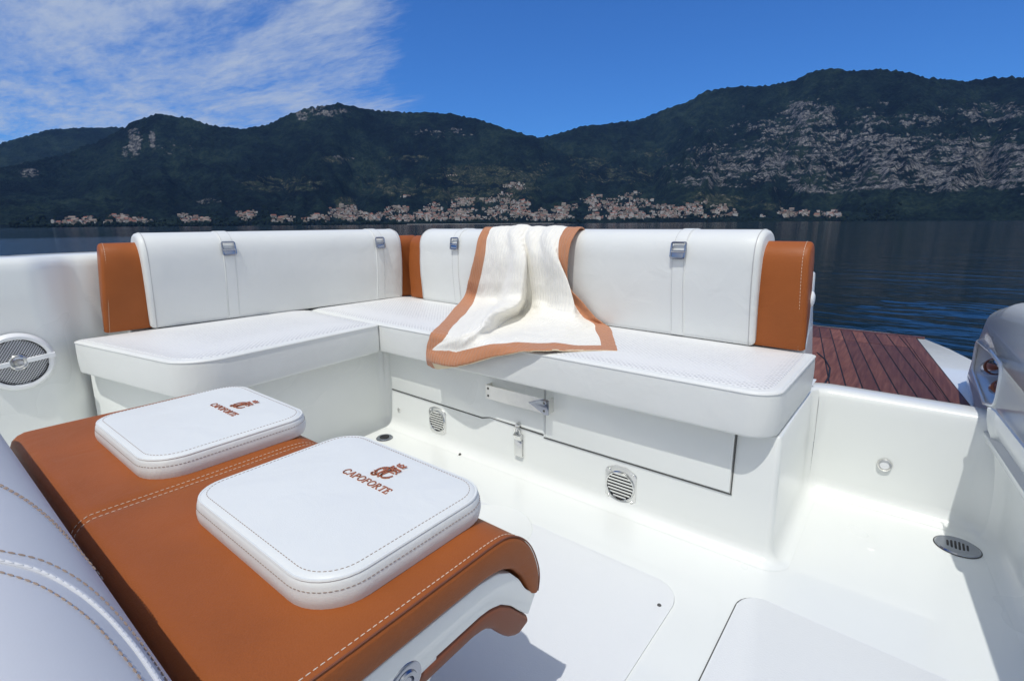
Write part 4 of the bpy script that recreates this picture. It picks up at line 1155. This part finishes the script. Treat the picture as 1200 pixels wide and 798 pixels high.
def massif(name, sil, shore_y, d_shore, d_ridge, gpow, seed, rocks=(), fields=(), px0=-260, px1=1500, step=2.6, rows=150, rough=1.0):
    """terrain strip: shore at d_shore metres, ridge crest at d_ridge, heights from the surveyed skyline."""
    cols = []
    nx = int((px1 - px0) / step)
    xs = [p[0] for p in sil]; ys = [p[1] for p in sil]
    bm = newbm(); lr = bm.verts.layers.float.new('rock'); lf = bm.verts.layers.float.new('field')
    def height(px, t):
        az, e = compass(px, interp(xs, ys, px))
        az0, e0 = compass(px, shore_y(px))
        ds = d_shore + 160 * fbm(az * 5, seed, 1, 3); dr = d_ridge + 500 * fbm(az * 3, seed, 2, 3)
        tt = min(t, 1)
        g = tt ** gpow * (1 - .18 * math.sin(PI * tt)) 
        r = ds + (dr - ds) * t
        crest = H + dr * e
        sp = fbm(az * 11 + .35 * fbm(az * 6, t * 2, seed, 2), t * 1.6, seed, 5)
        sp2 = fbm(az * 42, t * 6.5, seed + 4, 5)
        env = math.sin(PI * min(t, 1)) ** .7 if t < 1 else 0
        rid = 1 - 2 * abs(fbm(az * 9 + .5 * fbm(az * 5, t * 1.3, seed + 2, 2) + t * .5, t * .9, seed + 6, 3))
        z = WZ + (crest - WZ) * (g + (.10 * sp + .05 * sp2 + .12 * (rid - .4)) * env * rough)
        if t > 1: z = crest - (t - 1) * 900
        z += (5 + 9 * tt) * fbm(az * 240, t * 90, seed + 9, 3) * (1 if t > .02 else 0)
        if t <= .0: z = WZ - 6
        else: z = max(z, WZ + 2 + 30 * t)
        return az, r, z
    for i in range(nx + 1):
        px = px0 + (px1 - px0) * i / nx
        col = []
        for j in range(rows + 1):
            t = (j / rows) * 1.12
            t = t if t > 0 else 0
            az, r, z = height(px, t)
            v = bm.verts.new((r * math.sin(az), r * math.cos(az), z))
            # back to the chart for the rock and field areas
            p = v.co - Vector((0, 0, H)); k = p.dot(fw)
            X, Y = 600 + 591 * p.dot(r2) / k, 399 - 591 * p.dot(u2) / k
            def cover(zones):
                c = 0
                for cx, cy, rx, ry, s in zones:
                    q = math.hypot((X - cx) / rx, (Y - cy) / ry)
                    c = max(c, s * min(1, max(0, (1.7 - q) / 1.0)))
                return c
            v[lr] = cover(rocks); v[lf] = cover(fields)
            col.append(v)
        cols.append(col)
    for A, B in zip(cols, cols[1:]):
        for j in range(rows):
            bm.faces.new((A[j], B[j], B[j + 1], A[j + 1]))
    MASSIFS[name] = height
    o = obj('mountain', bm, MM, ang=180); o['kind'] = 'structure'
    return o
shore = lambda px: 267 - 9.5 * px / 1200
left_sil = [(-260, 215), (-150, 200), (0, 196), (60, 185), (110, 168), (140, 153), (160, 140), (185, 134), (215, 137), (250, 148), (280, 151), (310, 147), (345, 132), (365, 126), (395, 121), (410, 124), (440, 130), (480, 132), (525, 133), (560, 140), (600, 153), (625, 160), (660, 178), (700, 203), (750, 228), (800, 246), (850, 257), (900, 262), (1500, 266)]
back_sil = [(-260, 176), (-100, 178), (-40, 174), (0, 168), (30, 160), (60, 152), (100, 150), (140, 149), (180, 152), (240, 175), (300, 200), (400, 240), (1500, 262)]
right_sil = [(-260, 264), (480, 258), (540, 205), (590, 172), (640, 160), (690, 147), (740, 142), (800, 122), (830, 106), (860, 102), (900, 100), (930, 95), (950, 85), (970, 81), (1000, 83), (1030, 81), (1060, 84), (1090, 92), (1130, 96), (1160, 91), (1200, 90), (1300, 96), (1500, 130)]
massif('back', back_sil, shore, 4300, 6200, 1.0, 3.1, rocks=[(35, 205, 22, 14, .85)], px1=420)
massif('left', left_sil, shore, 2500, 4300, 1.25, 11.7,
       rocks=[(157, 166, 8, 17, 1.02), (178, 166, 4, 14, .92), (146, 178, 4, 8, .9), (382, 130, 26, 6, .90), (354, 136, 9, 6, .92), (245, 236, 16, 5, .84), (35, 203, 13, 6, .86), (520, 155, 40, 6, .72), (400, 186, 14, 4, .9), (200, 176, 30, 14, .55)],
       fields=[(395, 187, 20, 5, .85), (480, 186, 34, 5, .78), (330, 216, 60, 10, .80), (565, 205, 60, 14, .92), (620, 213, 50, 12, .95), (470, 222, 60, 10, .78), (560, 228, 70, 12, .86), (405, 240, 14, 9, 1.05), (640, 196, 30, 9, .72), (450, 205, 50, 10, .62)], px1=960)
massif('right', right_sil, shore, 2700, 4600, 1.15, 23.3,
       rocks=[(950, 134, 36, 18, .92), (920, 148, 60, 10, .82), (990, 164, 90, 12, .90), (900, 193, 110, 20, .84), (1060, 184, 130, 28, .88), (1160, 192, 90, 34, .90), (870, 178, 66, 12, .78), (1080, 214, 150, 12, .88), (1165, 135, 44, 16, .80), (1060, 142, 70, 10, .76), (1250, 190, 80, 46, .88), (840, 212, 60, 10, .80), (1020, 158, 200, 50, .55), (960, 222, 60, 5, .85)],
       fields=[(690, 190, 30, 7, .82), (720, 205, 60, 11, .74), (850, 238, 60, 9, .78), (760, 180, 40, 7, .66), (830, 233, 26, 9, .92), (890, 240, 40, 8, .72)], px0=470)

# houses of the town, each a small gabled house
def house_mesh(name, wall, roof, w_, d_, h_):
    bm = newbm()
    a, b2, h = w_ / 2, d_ / 2, h_
    v = [bm.verts.new(p) for p in ((-a, -b2, -6), (a, -b2, -6), (a, b2, -6), (-a, b2, -6), (-a, -b2, h), (a, -b2, h), (a, b2, h), (-a, b2, h), (-a, 0, h + d_ * .42), (a, 0, h + d_ * .42))]
    for q in ((0, 1, 5, 4), (2, 3, 7, 6)): bm.faces.new([v[i] for i in q])
    bm.faces.new([v[i] for i in (1, 2, 6, 9, 5)]); bm.faces.new([v[i] for i in (3, 0, 4, 8, 7)])
    for q in ((4, 5, 9, 8), (6, 7, 8, 9)):
        f = bm.faces.new([v[i] for i in q]); f.material_index = 1
    rows_ = 2 if h_ < 9 else 3
    for fy in (-1, 1):                                       # window openings, two or three storeys
        for k in range(rows_):
            for c in range(3):
                cx = -a * .6 + a * .6 * c; cz = h * (k + .55) / rows_
                q = [bm.verts.new((cx + dx_ * .7, fy * (b2 + .06), cz + dz_ * .9)) for dx_, dz_ in ((-1, -1), (1, -1), (1, 1), (-1, 1))]
                f = bm.faces.new(q if fy < 0 else q[::-1]); f.material_index = 2
    me = bpy.data.meshes.new(name); bm.normal_update(); bm.to_mesh(me); bm.free()
    for m in (wall, roof, M['seam']): me.materials.append(m)
    return me
walls = {'white': simple('white_wall', (.40, .40, .395), .9), 'cream': simple('cream_wall', (.25, .23, .20), .9), 'pink': simple('pink_wall', (.20, .155, .135), .9), 'grey': simple('grey_wall', (.15, .145, .14), .9)}
roofs = {'terracotta': simple('terracotta_roof', (.21, .085, .06), .9), 'brown': simple('brown_roof', (.075, .05, .04), .9), 'pale': simple('pale_roof', (.22, .18, .16), .9)}
HM = []
for wn in walls:
    for rn in roofs:
        for (w_, d_, h_) in ((15, 10, 7), (23, 11, 8.5), (12, 10, 10)):
            HM.append((wn, rn, house_mesh('house', walls[wn], roofs[rn], w_, d_, h_)))
def ground(mass, px, t):
    az, r, z = MASSIFS[mass](px, t)
    return az, r, z
def solve_t(mass, px, py):
    """slope position of a terrain point that the survey saw at this height."""
    _, e = compass(px, py)
    for k in range(1, 90):
        t = k / 150
        az, r, z = MASSIFS[mass](px, t)
        if (z - H) / r >= e: return t
    return None
ZONES = [  # px range, top and bottom of the band in the survey, massif, count, where it is
    (45, 112, 257, 265, 'left', 44, 'at the far left shore'),
    (112, 215, 251, 263, 'left', 90, 'in the village above the left backrest end'),
    (215, 372, 252, 262, 'left', 90, 'in the scattered village above the left backrest'),
    (372, 480, 238, 261, 'left', 150, 'in the town above the bench corner'),
    (480, 640, 231, 260, 'left', 330, 'in the town above the blanket'),
    (636, 760, 232, 259, 'mix', 330, 'in the hill town right of the blanket'),
    (700, 800, 226, 257, 'right', 170, 'in the hill town right of the blanket'),
    (790, 880, 240, 257, 'right', 90, 'at the right end of the town'),
    (880, 1010, 249, 256, 'right', 40, 'in the sparse row at right'),
    (430, 660, 205, 232, 'left', 26, 'on the slope above the town'),
]
HTXT = {'white': 'white', 'cream': 'cream', 'pink': 'pinkish', 'grey': 'grey'}
spots = []
for a, b2, y0, y1, mass, cnt, txt in ZONES:
    k = 0; tries = 0
    while k < cnt * 2.7 and tries < 600:
        tries += 1                                            # one block: a few rows of houses along the contour
        cx = random.uniform(a, b2)
        reach = .35 + .65 * math.sin(PI * (cx - a) / (b2 - a))
        cy = y1 - 1.0 - (y1 - y0 - 1.0) * random.random() ** 1.7 * reach
        ms = mass if mass != 'mix' else random.choice(('left', 'right'))
        tilt = random.uniform(-.12, .12)
        for row in range(random.choice((1, 2, 2, 3, 4))):
            px = cx - random.uniform(3, 11) * (.5 if y1 - y0 < 9 else 1)
            stop = cx + random.uniform(3, 11) * (.5 if y1 - y0 < 9 else 1)
            while px < stop:
                py = min(cy - row * 1.75 + tilt * (px - cx) + random.uniform(-.3, .3), y1 - .4)
                step_px = random.choice((1.5, 1.8, 2.2, 2.6, 4.5))
                px += step_px
                if a <= px <= b2 and py > y0 - 2:
                    t = solve_t(ms, px, py)
                    if t is not None:
                        az, r, z = MASSIFS[ms](px, t)
                        spots.append((r, az, z, txt)); k += 1
spots.sort(key=lambda s: s[0])
step_ = max(1, len(spots) // 290)
single = set(range(0, len(spots), step_)[:290] if False else list(range(len(spots)))[::step_][:290])
rest = newbm()
for i, (r, az, z, txt) in enumerate(spots):
    wn, rn, me = random.choice(HM if random.random() < .5 else [h for h in HM if h[0] in ('white', 'cream')])
    mat4 = Matrix.Translation((r * math.sin(az), r * math.cos(az), z)) @ Matrix.Rotation(-az + random.choice((0, 0, 0, .35, -.3, 1.2)) + random.uniform(-.12, .12), 4, 'Z') @ Matrix.Scale(random.choice((.34, .38, .42, .46, .5, .58, .7, 1.0)), 4)
    if i in single:
        o = bpy.data.objects.new('house', me); COL.objects.link(o); o.matrix_world = mat4
        roof_txt = {'terracotta': 'terracotta', 'brown': 'brown', 'pale': 'pale'}[rn]
        tag(o, 'tiny %s house with a %s roof %s' % (HTXT[wn], roof_txt, txt), 'house', 'tiny %s houses with %s roofs %s' % (HTXT[wn], roof_txt, txt))
    else:
        nv = len(rest.verts)
        rest.from_mesh(me); rest.verts.ensure_lookup_table()
        for v in rest.verts[nv:]: v.co = mat4 @ v.co
        k = (list(walls).index(wn), list(roofs).index(rn))
        rest.faces.ensure_lookup_table()
        for f in rest.faces[-(len(me.polygons)):]:
            f.material_index = {0: k[0], 1: 4 + k[1], 2: 7}[f.material_index]
me = bpy.data.meshes.new('town_houses'); rest.to_mesh(me); rest.free()
to = link('town_houses', me, list(walls.values()) + list(roofs.values()) + [M['seam']]); to['kind'] = 'stuff'

# dark trees between the houses and along the water
M['wood'] = simple('dark_tree_foliage', (.009, .016, .012), .95, var=.4, nscale=.08, spec=.05)
bm = newbm()
for k in range(1500):
    px = random.uniform(0, 1080); ms = 'left' if px < 690 else 'right'
    t = random.choice((.006, .008, .01, .014, .02, .03, .04, .06, .08)) * random.uniform(.7, 1.3)
    az, r, z = MASSIFS[ms](px, t)
    s = random.uniform(3.5, 8)
    if random.random() < .05: s *= 1.9
    c = Vector((r * math.sin(az), r * math.cos(az), z + s * .5))
    q = bmesh.ops.create_icosphere(bm, subdivisions=1, radius=s)
    for v in q['verts']:
        v.co = c + Vector((v.co.x, v.co.y, v.co.z * random.uniform(.9, 1.2))) * (1 + .35 * noise.noise(v.co * .3 + c))
wd = obj('shore_wood', bm, M['wood']); wd['kind'] = 'stuff'

# ------------------------------------------------------------------ air between here and the mountains
hz = newbm(); add_box(hz, (-11500, -11500, -9), (11500, 11500, 2600))
hm = bpy.data.materials.new('pale_haze'); hm.use_nodes = True
hn = hm.node_tree; hn.nodes.remove(hn.nodes['Principled BSDF'])
pv = hn.nodes.new('ShaderNodeVolumePrincipled'); pv.inputs['Density'].default_value = 2.3e-5
pv.inputs['Color'].default_value = (.22, .48, 1.0, 1); pv.inputs['Anisotropy'].default_value = 0
hn.links.new(pv.outputs[0], hn.nodes['Material Output'].inputs['Volume'])
ho = obj('haze', hz, hm, smooth=False); ho['kind'] = 'stuff'

# a patch of low ripples astern that catches the sky above the ridge
bm = newbm(); G = []
for j in range(111):
    row = []
    y = 6.4 + 5.2 * j / 110
    for i in range(61):
        x = -1.5 + 3.6 * i / 60
        q = math.hypot((x - .40) / 1.25, (y - 8.9 + .25 * noise.noise(Vector((x * 1.3, 0, 5)))) / 1.7)
        a_ = max(0, 1 - q) ** .7 * min(1, max(0, .62 + 1.3 * noise.noise(Vector((x * .7, y * 1.1, 3.3)))))
        h_ = noise.noise(Vector((x * 1.5 + .3 * y, y * 4.6, 1.1))) + .45 * noise.noise(Vector((x * 3.6, y * 10.5, 6.1)))
        row.append(bm.verts.new((x, y, WZ + .004 + .026 * a_ * (h_ + .4))))
    G.append(row)
for A, B in zip(G, G[1:]):
    for i in range(60): bm.faces.new((A[i], A[i + 1], B[i + 1], B[i]))
ro = obj('water', bm, wo.data.materials[0], ang=180); ro['kind'] = 'structure'
M['quay'] = simple('pale_quay_stone', (.33, .33, .33), .9)
bm = newbm(); top_ = []; bot_ = []
for k in range(41):
    px = 470 + 180 * k / 40
    az, r, z = MASSIFS['left'](px, .0035)
    r -= 6
    top_.append((bm.verts.new((r * math.sin(az), r * math.cos(az), WZ + 2.6)), bm.verts.new(((r + 9) * math.sin(az), (r + 9) * math.cos(az), WZ + 2.6))))
    bot_.append(bm.verts.new((r * math.sin(az), r * math.cos(az), WZ - 2)))
for k in range(40):
    bm.faces.new((bot_[k], bot_[k + 1], top_[k + 1][0], top_[k][0])); bm.faces.new((top_[k][0], top_[k + 1][0], top_[k + 1][1], top_[k][1]))
tag(obj('quay_wall', bm, M['quay']), 'long low pale quay wall along the waterfront of the distant town', 'quay')

az, r, z = MASSIFS['right'](742, solve_t('right', 742, 238) or .08)
bell = thing('bell_tower', 'tall narrow stone bell tower standing in the hill town right of the blanket', 'tower', (r * math.sin(az), r * math.cos(az), z))
bx, by, bz = bell.location
bm = newbm(); add_box(bm, (bx - 2.6, by - 2.6, bz - 5), (bx + 2.6, by + 2.6, bz + 25), .15, 1)
shaft = obj('tower_shaft', bm, walls['cream'], bell)
bm = newbm(); add_lathe(bm, [(3.9, 25), (0, 31)], (bx, by, bz), (0, 0, 1), 4)
obj('roof', bm, roofs['terracotta'], bell, smooth=False)
bm = newbm()
for sx_ in (-2.62, 2.62): add_box(bm, (bx + sx_ - .05, by - .9, bz + 19), (bx + sx_ + .05, by + .9, bz + 23))
for sy_ in (-2.62, 2.62): add_box(bm, (bx - .9, by + sy_ - .05, bz + 19), (bx + .9, by + sy_ + .05, bz + 23))
obj('belfry_opening', bm, M['seam'], shaft)
